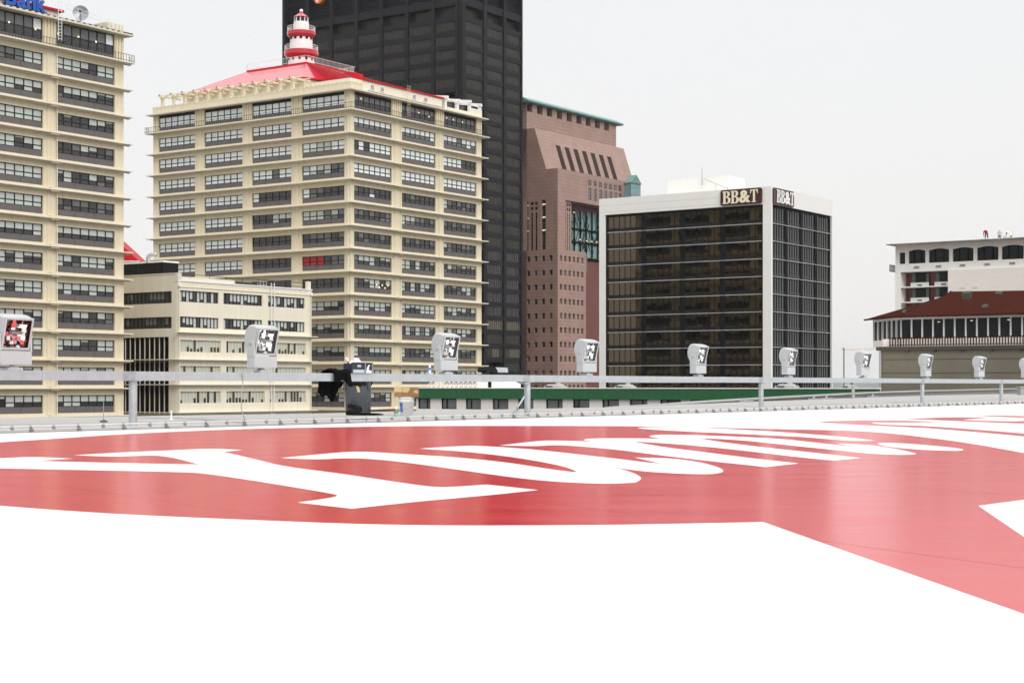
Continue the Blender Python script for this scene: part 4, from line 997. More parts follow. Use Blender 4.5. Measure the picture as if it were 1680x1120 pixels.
# lower shaft: windows punched as recesses -> grid of piers and bands
def punched(fr, S, a0, cols, rows, zt, zb, th=.7, m='granite'):
    e = [a0]+[x for b_ in cols for x in b_]+[S]
    for j in range(0, len(e), 2): fr.box(wm, e[j], e[j+1], -th, 0, zb, zt, m)
    for x0, x1 in cols:
        z_ = zt
        for z0, z1 in rows:
            if z1 < zb: break
            fr.box(wm, x0, x1, -th, 0, z1, z_, m); z_ = z0
        fr.box(wm, x0, x1, -th, 0, zb, z_, m)
px = .1852
colsR = [(1.3+2.42*i, 2.55+2.42*i) for i in range(6)]
rowsR = [(zat(0, 500)+0, 0)]
zr0 = .85+(632-418)*px
rowsR = [(zr0-1.75-4.38*k, zr0-4.38*k) for k in range(0, 11)]
colsL = [(1.9+2.75*i, 3.1+2.75*i) for i in range(4)]
rowsL = rowsR
punched(R5, 16.1, 0, colsR, rowsR, ZA-.001, GROUND); punched(L5, 24, .7, colsL, rowsL, ZA-.001, GROUND)
R5.box(wm, .7, 15.4, -24, -.7, GROUND, ZA-.001, 'granite'); 
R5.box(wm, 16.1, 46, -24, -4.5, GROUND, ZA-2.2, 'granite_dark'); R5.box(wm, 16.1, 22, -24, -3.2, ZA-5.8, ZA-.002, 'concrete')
# middle storey with tall openings
slL = [(along(c5, V, 895.3), along(c5, V, 887.4)), (along(c5, V, 867), along(c5, V, 858))]
fac = [.7, slL[0][0], slL[0][1], slL[1][0], slL[1][1], 24]
for j in range(0, 6, 2): L5.box(wm, fac[j], fac[j+1], -.9, 0, ZA, ZB, 'granite')
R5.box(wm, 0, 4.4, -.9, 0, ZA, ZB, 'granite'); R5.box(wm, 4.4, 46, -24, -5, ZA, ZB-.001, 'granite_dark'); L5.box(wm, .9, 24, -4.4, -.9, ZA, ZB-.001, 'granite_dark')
R5.box(wm, 5.9, 8.9, -4.0, -.8, ZA, ZB-.002, 'granite')
# upper block
R5.box(wm, 0, 46, -24, 0, ZB, ZC, 'granite')
# sloped crown
fo, to = 4.2, 8.5; zt5 = 79.7; be = 53.2
q = [p5(fo, 0)+Vector((0, 0, ZC)), p5(24, 0)+Vector((0, 0, ZC)), p5(24, 0)+Vector((0, 0, zt5)), p5(to, 0)+Vector((0, 0, zt5))]
wm.prism(q, U*be, 'granite')
# top block
R5.box(wm, 0, be, -40, -11.4, GROUND, 85.2, 'granite')
slots = [along(p5(11.4, 0), U, x) for x in (864.6, 881.5, 897.6, 914, 930, 945.8, 961.3, 976.5, 991.5)]
e = [0]; 
for s_ in slots: e += [s_, s_+3.0]
e += [be]
R5.box(wm, 0, be-1, -40, -13, 85.2, 88, 'granite')
for j in range(0, len(e), 2): R5.box(wm, e[j], min(e[j+1], be), -13, -11.4, 85.2, 87.8, 'granite')
# far wing
R5.box(wm, 46, 60, -26, -2.5, GROUND, ZC-4.5, 'granite'); R5.box(wm, 60, 68, -26, -2.5, GROUND, ZC-8.5, 'granite')
wm.build('wall', b5)
cr_ = MB()
q = [(-10.2, 87.8), (-10.0, 88.3), (-12.5, 89.6), (-40, 90.2), (-40, 87.8)]
cr_.prism([R5.pt(-1.5, n, z) for n, z in q], U*(be+4), 'copper')
for z_ in (88.25, 88.0): R5.box(cr_, -1.55, be+2.55, -10.1, -9.95, z_-.1, z_, 'copper')
cr_.build('copper_roof', b5)
for j, s_ in enumerate(slots):
    w_ = MB(); R5.quad(w_, s_, s_+3.0, 85.2, 87.8, -12.9, 'black'); w_.build('window', b5)
nw = 9
for fr, cols, nmax in ((R5, colsR, 10), (L5, colsL, 8)):
    for (x0, x1) in cols:
        for z0, z1 in rowsR[:nmax]:
            if nw >= 99: continue
            w_ = MB(); fr.quad(w_, x0, x1, z0, z1, -.5, 'pane_mid' if rg.random() < .25 else 'pane_dark'); fr.box(w_, x0, x1, -.49, -.35, z0, z0+.12, 'granite'); w_.build('window', b5); nw += 1
# slots cut through the slope
nrm = Vector((0, 0, 0)); A_ = p5(fo, 0)+Vector((0, 0, ZC)); T_ = (p5(to, 0)+Vector((0, 0, zt5)))-A_; Ls = T_.length; T_.normalize(); N5 = U.cross(T_); 
if N5.dot(-V) < 0: N5 = -N5
for k in range(7):
    b0 = 9.6+5.1*k; s_ = MB(); q = [A_+U*b0+T_*.1, A_+U*(b0+2.9)+T_*.1, A_+U*(b0+2.9)+T_*Ls*.68, A_+U*b0+T_*Ls*.68]
    s_.face([x+N5*.03 for x in q], 'slot_dark'); s_.face([q[1]+N5*.04, q[1]-U*.35+N5*.04, q[2]-U*.35+N5*.04, q[2]+N5*.04], 'granite'); s_.build('slot', b5)
for k in range(7):
    b0 = along(c5, U, 965.2+9.0*k-.12*k*k); w_ = MB(); R5.quad(w_, b0, b0+1.75, ZC-3.4, ZC-1.7, .02, 'pane_dark'); R5.box(w_, b0+.8, b0+.95, .02, .06, ZC-3.4, ZC-1.7, 'granite'); R5.box(w_, b0, b0+1.75, .02, .06, ZC-2.6, ZC-2.45, 'granite'); w_.build('window', b5)
    w_ = MB(); R5.quad(w_, b0, b0+1.75, ZC-8.0, ZC-4.1, .02, 'pane_mid'); R5.box(w_, b0+1.0, b0+1.75, .02, .05, ZC-8.0, ZC-4.1, 'pane_dark')
    for q in range(3): R5.box(w_, b0, b0+1.75, .05, .09, ZC-7.1+q*.95, ZC-7.0+q*.95, 'granite')
    w_.build('window', b5)
for a0, a1 in slL:
    w_ = MB(); L5.quad(w_, a0, a1, ZA, ZB, -.8, 'teal_glass')
    for q in range(4): L5.box(w_, a0, a1, -.8, -.7, ZA+1+q*3.9, ZA+1.3+q*3.9, 'black')
    wo = w_.build('window', b5); m_ = MB()
    for q in range(3):
        for t in (.25, .7): L5.box(m_, a0+(a1-a0)*t-.35, a0+(a1-a0)*t+.3, -.7, -.6, ZB-1.4-q*3.95-.15*t, ZB-1.1-q*3.95, 'lamp_warm')
    m_.build('lamp', wo)
gr_ = MB()
for x in (873.2, 880.2):
    a = along(c5, V, x); L5.box(gr_, a-.25, a+.25, .0, .03, ZA, ZB-3.6, 'black')
    for z_ in (ZB-.9, ZB-2.4): L5.box(gr_, a-.45, a+.45, .0, .03, z_-.45, z_+.45, 'black')
gr_.build('groove', b5)
w_ = MB(); R5.quad(w_, 4.4, 5.9, ZA, ZB-.5, -4.2, 'teal_pale'); R5.quad(w_, 8.9, 35, ZA-1.0, ZB-1.8, -4.6, 'teal_pale'); wo = w_.build('atrium_window', b5)
m_ = MB(); rr = random.Random(8)
for i in range(110):
    x = rr.uniform(9, 34); z_ = rr.uniform(ZA-.8, ZB-2.5); l_ = rr.uniform(1.2, 3.2); dx = rr.choice([-1, 1, .6])
    m_.bar(R5.pt(x, -4.2, z_), R5.pt(x+dx*l_*.5, -4.2, min(z_+l_, ZB-1.6)), .09, 'black', 4)
for z_ in (ZA+3.2, ZA+7.3): R5.box(m_, 9, 35, -4.5, -4.1, z_, z_+.5, 'black')
for x in (9, 12.5, 16, 19.5, 23, 26.5, 30, 33.5): R5.box(m_, x-.1, x+.1, -4.5, -4.0, ZA-1, ZB-1.8, 'black')
m_.build('steel_frame', wo)
for x, z_ in ((10.5, ZB-2.6), (13, ZB-2.8), (15.5, ZB-2.7), (19, ZA+4.2), (23, ZA+4.1), (26, ZA+4.1), (29, ZA+4.2)):
    l = MB(); R5.box(l, x-.25, x+.25, -4.1, -3.9, z_, z_+.28, 'lamp_warm'); l.build('lamp', wo)
gr_ = MB()
for x in (6.8, 8.0):
    R5.box(gr_, x-.12, x+.12, -.8, -.77, ZA, ZB-3.6, 'black')
    for z_ in (ZB-1.2, ZB-2.6): R5.box(gr_, x-.35, x+.35, -.8, -.77, z_-.4, z_+.4, 'black')
gr_.build('groove', b5)
# copper capped glass bay
t0, t1 = 39.5, 45.5; by = MB(); R5.box(by, t0, t1, .05, 2.4, 40, ZC-.6, 'teal_pale')
for i in range(4): R5.box(by, t0+i*2-.08, t0+i*2+.08, 2.4, 2.47, 40, ZC-.6, 'copper')
for i in range(8): R5.box(by, t0, t1, 2.4, 2.46, ZC-2-i*2.2, ZC-1.85-i*2.2, 'copper')
byo = by.build('glass_bay', b5)
cp = MB(); q = [R5.pt(t0-.4, 2.8, ZC-.6), R5.pt(t1+.4, 2.8, ZC-.6), R5.pt((t0+t1)/2, 2.8, ZC+2.2)]; cp.prism(q, V*2.8, 'copper'); cp.build('cap', byo)
for i in range(3):
    w_ = MB(); R5.quad(w_, 48+i*3.6, 50+i*3.6, ZC-12, ZC-6.2, -2.45, 'pane_dark'); w_.build('window', b5)

# ---------------------------------------------------------------- bronze glass building
c6 = P(1265, 343); R6 = RF(c6); L6 = LF(c6); k6 = 343/2700
def Z6(y): return CZ+(hy-y)*k6
b6 = thing('glass_office_block', (c6.x, c6.y, GROUND), 'square white framed office block with dark bronze glass and maroon roof signs', 'office block')
T6, G6 = Z6(305.5), Z6(334); sl6 = along(c6, V, 983); sr6 = along(c6, U, 1366)
lx0, lx1 = along(c6, V, 1251.5), along(c6, V, 992.5)
rx0, rx1 = along(c6, U, 1267.5), along(c6, U, 1365)
wm = MB()
R6.box(wm, 0, sr6, -.8, 0, G6, T6, 'white_stone'); L6.box(wm, .8, sl6, -.8, 0, G6, T6, 'white_stone')
L6.box(wm, .8, lx0, -.8, 0, GROUND, G6, 'white_stone'); L6.box(wm, lx1, sl6, -.8, 0, GROUND, G6, 'white_stone')
R6.box(wm, 0, rx0, -.8, 0, GROUND, G6, 'white_stone'); R6.box(wm, rx1, sr6, -.8, 0, GROUND, G6, 'white_stone')
R6.box(wm, .9, sr6-.9, -sl6+.9, -.9, GROUND, T6-.8, 'white_stone')
for y in (318, 329): L6.box(wm, 0.81, sl6, .0, .015, Z6(y)-.04, Z6(y)+.04, 'cream_side')
wm.build('wall', b6)
LZ = [Z6(364.8)-3.70*i for i in range(13)]
zc = G6
dk = MB(); 
for fr, x0, x1 in ((L6, lx0, lx1), (R6, rx0, rx1)):
    fr.box(dk, x0, x1, -.75, -.55, G6-.55, G6, 'bronze_dark')
    w4 = (x1-x0-.0)/4
    for i in range(5):
        a = x0+w4*i; fr.box(dk, max(x0, a-.55), min(x1, a+.55), -.75, -.42, GROUND, G6-.55, 'bronze_dark')
dk.build('pier', b6)
for fr, x0, x1, side in ((L6, lx0, lx1, 'L'), (R6, rx0, rx1, 'R')):
    w4 = (x1-x0)/4
    for r_ in range(0, 11):
        zt = (G6-.55) if r_ == 0 else LZ[r_-1]-.12; zb = LZ[r_]
        for i in range(4):
            a0, a1 = x0+w4*i+.55, x0+w4*(i+1)-.55
            w_ = MB(); nc = 6; wd = (a1-a0)/nc
            if side == 'L':
                fr.quad(w_, a0, a1, zb+.85, zt, -.6, 'bronze_mirror'); fr.quad(w_, a0, a1, zb, zb+.85, -.6, 'bronze_spandrel')
                wo = w_.build('window', b6); m_ = MB()
                for j in range(1, nc): fr.box(m_, a0+j*wd-.06, a0+j*wd+.06, -.6, -.52, zb, zt, 'bronze_dark')
                m_.build('frame', wo)
            else:
                fr.quad(w_, a0, a1, zb, zt, -.6, 'bronze_dark'); wo = w_.build('window', b6); m_ = MB()  # matte black in place of glass: recess shade put into the colour
                for j in range(5): fr.box(m_, a0+.45+j*(a1-a0-.5)/5, a0+.80+j*(a1-a0-.5)/5, -.59, -.5, zb+.25, zt-.2*(j % 2), 'curtain_grey')
                fr.box(m_, a0, a1, -.595, -.54, zb, zb+.8, 'bronze_spandrel'); m_.build('curtain', wo)
    for z_ in LZ[:11]:
        ld = MB(); fr.box(ld, x0+.4, x1-.4, -.62, -.40, z_-.05, z_+.02, 'white_stone')
        for i in range(4): fr.box(ld, x0+w4*i+.56, x0+w4*(i+1)-.56, -.40, -.25, z_-.05, z_+.02, 'white_stone')
        ld.build('sill_band', b6)
# roof penthouse
zq = Z6(291); a0, a1 = along(c6+U*14, V, 1195), along(c6+U*14, V, 1095)
ph = MB(); Lq = F(c6+U*14, V, -U); zq = zat(292, Lq.pt((a0+a1)/2, 0, 0).y); Lq.box(ph, a0, a1, -8, 0, T6-.9, zq, 'white_stone'); ph.build('penthouse', b6)
am = MB(); ap = Lq.pt(along(c6+U*14, V, 1153.5), .5, 0); am.bar(ap+Vector((0, 0, zq-1.8)), ap+Vector((0, 0, zq+2.2)), .10, 'galv_dark', 6, r2=.05); am.build('antenna', b6)
pq = MB(); A, B = ap+Vector((.5, 0, zq-.1)), c6+V*along(c6+U*6, V, 1194)+U*6
am2 = [ap+Vector((.5, 0, zq-.3)), Vector((B.x, B.y, T6+.9))]
pq.tube(am2, .07, 'galv', 6); pq.bar((B.x, B.y, T6-.5), (B.x, B.y, T6+1.3), .07, 'galv', 6); mid = (am2[0]+am2[1])/2; pq.bar((mid.x, mid.y, T6-.5), mid, .06, 'galv', 6); pq.build('roof_pipe', b6)
# signs
B_OUT = [(0, 0), (0, .06), (.09, .09), (.09, .91), (0, .94), (0, 1), (.42, 1), (.58, .97), (.67, .88), (.69, .76), (.63, .62), (.5, .545), (.65, .48), (.75, .38), (.76, .24), (.69, .1), (.56, .02), (.42, 0)]
B_H1 = [(.29, .58), (.29, .93), (.38, .93), (.46, .87), (.48, .76), (.45, .63), (.37, .58)]; B_H2 = [(.29, .07), (.29, .5), (.39, .5), (.49, .44), (.54, .28), (.49, .12), (.4, .07)]
T_OUT = [(.15, 0), (.15, .05), (.27, .08), (.27, .92), (.17, .92), (.07, .83), (.04, .68), (-.02, .68), (0, 1), (.74, 1), (.76, .68), (.70, .68), (.67, .83), (.57, .92), (.47, .92), (.47, .08), (.59, .05), (.59, 0)]
def curve_mesh(polys, ext, mname):
    cu = bpy.data.curves.new('c', 'CURVE'); cu.dimensions = '2D'; cu.fill_mode = 'BOTH'; cu.extrude = ext
    for pl in polys:
        s_ = cu.splines.new('POLY'); s_.points.add(len(pl)-1); s_.use_cyclic_u = True
        for p_, (x, y) in zip(s_.points, pl): p_.co = (x, y, 0, 1)
    ob = bpy.data.objects.new('c', cu); COL.objects.link(ob); bpy.context.view_layer.update()
    me = bpy.data.meshes.new_from_object(ob.evaluated_get(bpy.context.evaluated_depsgraph_get())); bpy.data.objects.remove(ob)
    me.materials.clear(); me.materials.append(MATS[mname]); return me
def bank_sign(fr, s0, s1, z0, z1, lm, label, flip, pad0, pad1):
    ctr = fr.pt((s0+s1)/2, .3, (z0+z1)/2); g = thing('roof_sign', tuple(ctr), label, 'sign', 'maroon signs on the bronze glass building')
    m = MB(); r_ = .45; q = []
    for (cx_, cz_, t0) in ((s1-r_, z1-r_, 0), (s0+r_, z1-r_, 90), (s0+r_, z0+r_, 180), (s1-r_, z0+r_, 270)):
        q += [(cx_+r_*cos(radians(t0+i*18)), cz_+r_*sin(radians(t0+i*18))) for i in range(6)]
    m.prism([fr.pt(a, .32, z) for a, z in q], -fr.n*.30, 'maroon'); m.build('panel', g)
    h = (z1-z0)*.80; zb = z0+(z1-z0)*.10; W = (s1-s0)-pad0-pad1; pen = 0
    items = [('B', .235), ('B', .235), ('&', .31), ('T', .22)]
    for ch, wf in items:
        if ch == '&':
            me = text_mesh('&', 1.0, .05, lm, lm, bold=.035)
        else: me = curve_mesh([B_OUT, B_H1, B_H2] if ch == 'B' else [T_OUT], .05, lm)
        x0, x1 = min(v.co.x for v in me.vertices), max(v.co.x for v in me.vertices); y0_, y1_ = min(v.co.y for v in me.vertices), max(v.co.y for v in me.vertices)
        for v in me.vertices: v.co.x = (v.co.x-x0)/(x1-x0)*W*(wf-.004 if ch != '&' else wf*1.04); v.co.y = (v.co.y-y0_)/(y1_-y0_)*h
        start = (s1-pad0-pen*W) if flip else (s0+pad0+pen*W)
        place_text(me, fr, start, .42, zb, 'letter', g); pen += wf
for_l = (along(c6, V, 1250.8), along(c6, V, 1183))
bank_sign(L6, for_l[0], for_l[1], Z6(332.5), Z6(306.5), 'cream_letter', 'wide maroon sign with cream BB&T letters on the left face', True, .55, .8)
bank_sign(R6, along(c6, U, 1267.3), along(c6, U, 1300.5), Z6(333.5), Z6(307), 'white_letter', 'narrow maroon sign with white BB&T letters on the right face', False, 1.2, .2)

# ---------------------------------------------------------------- green trimmed low building
c8 = P(700, 185); G8 = F(c8, -V, -U)
b8 = thing('low_building', (c8.x, c8.y, GROUND), 'long low cream building with a dark green band above its windows', 'building')
zt8, zb8, zw8 = .51, -.60, -1.78
sl_, sr_ = along(c8, -V, 683), along(c8, -V, 1441)
wins = [(681.5, 706), (724, 749), (764, 789), (808, 834), (850, 875), (895.6, 923), (940, 967), (988, 1015.5), (1033, 1062), (1083, 1117), (1132, 1163), (1184, 1217), (1238, 1272), (1294, 1330)]
ws = [(along(c8, -V, a), along(c8, -V, b)) for a, b in wins]; ws[0] = (sl_+.25, ws[0][1])
wm = MB(); e = [sl_]+[x for q in ws for x in q]+[sr_]
for j in range(0, len(e), 2): G8.box(wm, e[j], e[j+1], -.4, 0, zw8, zb8, 'pink_white')
G8.box(wm, sl_, sr_, -.4, 0, GROUND, zw8, 'pink_white'); G8.box(wm, sl_+.4, sr_-.4, -16, -.4, GROUND, zt8-.3, 'pink_white')
G8.box(wm, sl_+.02, sr_-.02, .0, .06, zw8-.25, zw8-.12, 'cream_pale'); wm.build('wall', b8)
gb = MB(); G8.box(gb, sl_, sr_, -.4, .28, zb8, zt8, 'green_band')
for i in range(60): G8.box(gb, sl_+.5+i*.9, sl_+.54+i*.9, .28, .30, zb8+.02, zt8-.02, 'green_band')
gb.build('green_fascia', b8)
gb = MB(); G8.box(gb, sl_-.1, sr_+.1, -.5, .36, zt8, zt8+.10, 'white_paint'); gb.build('coping', b8)
rg = random.Random(9)
for a0, a1 in ws:
    w_ = MB(); t = .68 if rg.random() < .5 else .3; G8.quad(w_, a0, a0+(a1-a0)*t, zw8, zb8, -.2, 'pane_mid' if rg.random() < .6 else 'pane_dark'); G8.quad(w_, a0+(a1-a0)*t, a1, zw8, zb8, -.2, 'curtain_grey' if rg.random() < .4 else 'pane_mid'); wo = w_.build('window', b8)
    m_ = MB(); G8.box(m_, a0, a1, -.2, -.1, zb8-.12, zb8, 'hotel_glass'); G8.box(m_, a0, a1, -.2, -.1, zw8, zw8+.08, 'hotel_glass')
    for x in (a0, a0+(a1-a0)*t, a1-.09): G8.box(m_, x, x+.09, -.2, -.1, zw8+.08, zb8-.12, 'hotel_glass')
    m_.build('frame', wo)
# roof-top gear on the low building
def hvac(x0, x1, y0, y1, back, lab, dark=False):
    pt = c8+U*back; fr = F(pt, -V, -U); a0, a1 = along(pt, -V, x0), along(pt, -V, x1); D = fr.pt((a0+a1)/2, 0, 0).y
    z0, z1 = zt8-.3, zat(y0, D); t = thing('rooftop_unit', tuple(fr.pt((a0+a1)/2, 0, z0)), lab, 'air conditioner', 'rooftop units on the green trimmed building')
    m = MB(); w_ = a1-a0; zm = z0+(z1-z0)*.72
    fr.box(m, a0, a1, -1.2, 0, z0+.08, zm, 'hvac')
    m.hexa([fr.pt(a0+w_*.08, 0-.05, zm), fr.pt(a1-w_*.08, -.05, zm), fr.pt(a1-w_*.08, -1.15, zm), fr.pt(a0+w_*.08, -1.15, zm), fr.pt(a0+w_*.2, -.25, z1-.04), fr.pt(a1-w_*.2, -.25, z1-.04), fr.pt(a1-w_*.2, -.95, z1-.04), fr.pt(a0+w_*.2, -.95, z1-.04)], 'hvac'); m.build('cabinet', t)
    m = MB(); c = fr.pt((a0+a1)/2+w_*.15, -.6, 0); m.lathe([(w_*.13, z1-.05), (w_*.13, z1+.12), (w_*.02, z1+.14)], c, 'hvac_dark' if dark else 'hvac', 16); m.build('fan_cowl', t)
    m = MB()
    for i in range(5): fr.box(m, a0+w_*.1, a0+w_*.5, .0, .03, z0+.2+i*(zm-z0)*.15, z0+.26+i*(zm-z0)*.15, 'hvac_dark')
    m.build('grille', t)
hvac(892, 921, 629.5, 636, 4, 'pale rooftop unit on the green trimmed building right of a rail post')
hvac(1008, 1035, 630, 636, 4, 'pale rooftop unit on the green trimmed building below the bronze building left edge')
hvac(1271, 1303, 629, 636, 5, 'pale rooftop unit on the green trimmed building below the narrow bronze side')
hvac(1381, 1400, 630, 637, 5, 'small pale rooftop unit at the right end of the green trimmed building', True)
# white lattice truss
pt = c8+U*2.5; fr = F(pt, -V, -U); a0, a1 = along(pt, -V, 700), along(pt, -V, 783); D = fr.pt((a0+a1)/2, 0, 0).y
zl, zh = zat(636.6, D), zat(624, D)
tt = thing('lattice_truss', tuple(fr.pt((a0+a1)/2, 0, zl)), 'white lattice truss lying on the roof above the green band', 'truss')
m = MB()
for n_ in (0, -.8): m.bar(fr.pt(a0, n_, zl), fr.pt(a1, n_, zl), .05, 'white_paint', 6)
m.bar(fr.pt(a0+.5, -.4, zh), fr.pt(a1-.3, -.4, zh), .05, 'white_paint', 6); m.build('chord', tt)
m = MB(); k = 11; w_ = (a1-a0)/k
for i in range(k):
    for n_ in (0, -.8):
        m.bar(fr.pt(a0+i*w_, n_, zl), fr.pt(a0+i*w_+w_*.55, -.4, zh), .035, 'white_paint', 5); m.bar(fr.pt(a0+i*w_+w_*.55, -.4, zh), fr.pt(a0+(i+1)*w_, n_, zl), .035, 'white_paint', 5)
m.build('lacing', tt)
# white stair head behind the truss
pt = c8+U*8; fr = F(pt, -V, -U); a0, a1 = along(pt, -V, 784), along(pt, -V, 834); D = fr.pt(a0, 0, 0).y; zh = zat(624.5, D)
sh = thing('stair_head', tuple(fr.pt(a0, 0, zt8-.3)), 'white roof access hut with a black door right of the lattice truss', 'roof hut')
m = MB(); q = [(a0, zt8-.3), (a1, zt8-.3), (a1, zh-.35), (a1-1.1, zh), (a0, zh)]; m.prism([fr.pt(a, 0, z) for a, z in q], U*2.5, 'white_paint'); m.build('wall', sh)
m = MB(); aa = along(pt, -V, 801); fr.box(m, aa, aa+.45, .0, .04, zt8-.3, zh-.05, 'black'); m.build('door', sh)

# ---------------------------------------------------------------- round-windowed restaurant on a concrete podium, and hotel
K7 = P(1478, 175); F7 = F(K7, -V, -U); WF = ((V+U)/sqrt(2)); NF = (V-U)/sqrt(2)
FA = F(K7, WF, NF); k7 = 175/2700
def Z7(y): return CZ+(hy-y)*k7
lf = along(K7, WF, 1432.5); S7 = 40
b7 = thing('restaurant', (K7.x, K7.y, GROUND), 'glazed restaurant with a rust red hipped roof on a grey concrete podium', 'restaurant')
gz0, gz1 = Z7(556), Z7(524.3)
wm = MB(); F7.box(wm, 0, S7, -.3, 0, Z7(570), gz0, 'pink_white'); FA.box(wm, .3, lf, -.3, 0, Z7(570), gz0, 'pink_white')
F7.box(wm, 0, S7, -.3, .05, gz1, gz1+.28, 'white_paint'); FA.box(wm, .31, lf, -.3, .05, gz1, gz1+.28, 'white_paint')
core = [F7.pt(.3, -.5, 0), F7.pt(S7, -.5, 0), F7.pt(S7, -16, 0), FA.pt(lf, -6, 0), FA.pt(lf, -.5, 0)]
wm.prism([q+Vector((0, 0, Z7(570))) for q in core], (0, 0, gz1-Z7(570)), 'concrete_dark'); wm.build('wall', b7)
wd = 1.173
for fr, n_ in ((F7, 17), (FA, 6)):
    tot = S7 if fr is F7 else lf
    wdd = wd if fr is F7 else lf/n_
    for i in range(n_):
        w_ = MB(); fr.quad(w_, i*wdd+.0, (i+1)*wdd, gz0, gz1, -.15, 'hotel_glass'); wo = w_.build('window', b7)
        m_ = MB(); fr.box(m_, max(.05, i*wdd-.07), i*wdd+.07, -.15, .03, gz0, gz1, 'white_paint')
        if i == n_-1: fr.box(m_, (i+1)*wdd-.07, (i+1)*wdd, -.15, .03, gz0, gz1, 'white_paint')
        m_.build('frame', wo)
for s_, z_ in ((3.5*wd, gz1-.35), (6.5*wd, gz1-.3), (9.8*wd, gz1-.3)):
    l = MB(); F7.box(l, s_-.14, s_+.12, -.16, -.13, z_, z_+.07, 'lamp_warm'); l.build('lamp', b7)
ev0 = FA.pt(lf+.3, .9, gz1+.3); ev1 = K7+(NF-U)*.55+Vector((0, 0, gz1+.3)); ev1 = F7.pt(-.35, .9, gz1+.3); ev2 = F7.pt(S7, .9, gz1+.3)
r0 = F7.pt(.07, -13, 10.9); r1 = F7.pt(-.65, -17, 11.65); r2 = F7.pt(S7, -17, 10.83)
rf = MB(); rf.face([ev1, ev2, r2, r1, r0], 'rust_roof'); rf.face([ev0, ev1, r0], 'rust_roof'); rf.face([ev0, r0, r1, FA.pt(lf+.3, -8, gz1+.3)], 'rust_roof')
for a, b in ((ev0, ev1), (ev1, ev2)): rf.bar(a-Vector((0, 0, .03)), b-Vector((0, 0, .03)), .12, 'rust_roof', 4)
for a, b in ((ev1, r0), (r0, r1)): rf.bar(a, b, .09, 'rust_roof', 6)
rfo = rf.build('roof', b7)
def on_slope(s_, t):
    a = ev1+(ev2-ev1)*s_; b = r1+(r2-r1)*s_; return a+(b-a)*t
for s_, t, sz, hh in ((.099, .64, .45, .65), (.205, .25, .28, .15), (.165, .80, .36, .2), (.006, .12, .2, .12)):
    q = on_slope(s_, t); v = MB(); D_ = -V*sz; v.hexa([q-D_-U*sz*.9, q+D_-U*sz*.9, q+D_+U*sz*.9, q-D_+U*sz*.9, q-D_-U*sz*.9+Vector((0, 0, hh)), q+D_-U*sz*.9+Vector((0, 0, hh)), q+D_+U*sz*.9+Vector((0, 0, hh+.3)), q-D_+U*sz*.9+Vector((0, 0, hh+.3))], 'concrete_dark'); v.build('roof_vent', rfo)
# podium and balustrade
nP = 1.6; s0 = along(F7.pt(0, nP, 0), -V, 1443)
pod = MB(); F7.box(pod, s0, S7, -12, nP, GROUND, Z7(572)-.2, 'concrete'); F7.box(pod, s0-.3, S7, -12, nP+.25, Z7(572)-.2, Z7(569), 'concrete_dark')
for s_ in (8.5, 16.8): F7.box(pod, s_-.25, s_+.25, nP, nP+.03, GROUND, Z7(573), 'concrete')
for y in (590, 612, 628): F7.box(pod, s0, S7, nP, nP+.02, Z7(y)-.03, Z7(y)+.03, 'concrete_dark')
pod.bar(F7.pt(s0+.12, nP+.12, GROUND), F7.pt(s0+.12, nP+.12, Z7(572)-.2), .13, 'hvac', 8); pod.build('podium', b7)
for i in range(6):
    l = MB(); F7.box(l, 1.2+i*3.0, 1.5+i*3.0, nP, nP+.2, Z7(575)-.2, Z7(573)-.12, 'concrete_dark'); l.build('lamp_bracket', b7)
bs = MB(); sb = along(F7.pt(0, nP, 0), -V, 1459); zb_, zt_ = Z7(568.5), Z7(554)
for z_ in (zb_+.08, zt_-.1): F7.box(bs, sb, S7, nP-.12, nP-.04, z_, z_+.08, 'rust_roof')
k = int((S7-sb)/.3)
for i in range(k): F7.box(bs, sb+i*.3, sb+i*.3+.12, nP-.04, nP, zb_, zt_, 'rust_roof' if i % 8 else 'frame_dark')
bs.build('balustrade', b7)
bs = MB(); F7.box(bs, s0+.3, sb, nP-.5, nP-.1, Z7(568.9), Z7(556.5), 'pink_white'); bs.build('parapet', b7)
# gantry frame
gp0, gp1 = F7.pt(s0-.28, 1.3, 0), P(1384.5, 178)
gt = thing('pipe_gantry', (gp1.x, gp1.y, GROUND), 'thin pale gantry frame reaching left from the grey concrete podium', 'gantry')
m = MB(); m.bar((gp1.x, gp1.y, GROUND), (gp1.x, gp1.y, zat(570, gp1.y)), .07, 'concrete', 6); m.build('post', gt)
m = MB(); z_ = zat(570.5, gp1.y); q1 = Vector((gp0.x, gp0.y, z_+.35)); m.hexa([Vector((gp1.x, gp1.y, z_-.22)), Vector((q1.x, q1.y, z_-.22)), Vector((q1.x, q1.y+1.2, z_-.22)), Vector((gp1.x, gp1.y+1.2, z_-.22)), Vector((gp1.x, gp1.y, z_)), Vector((q1.x, q1.y, z_)), Vector((q1.x, q1.y+1.2, z_)), Vector((gp1.x, gp1.y+1.2, z_))], 'pink_white'); m.build('beam', gt)
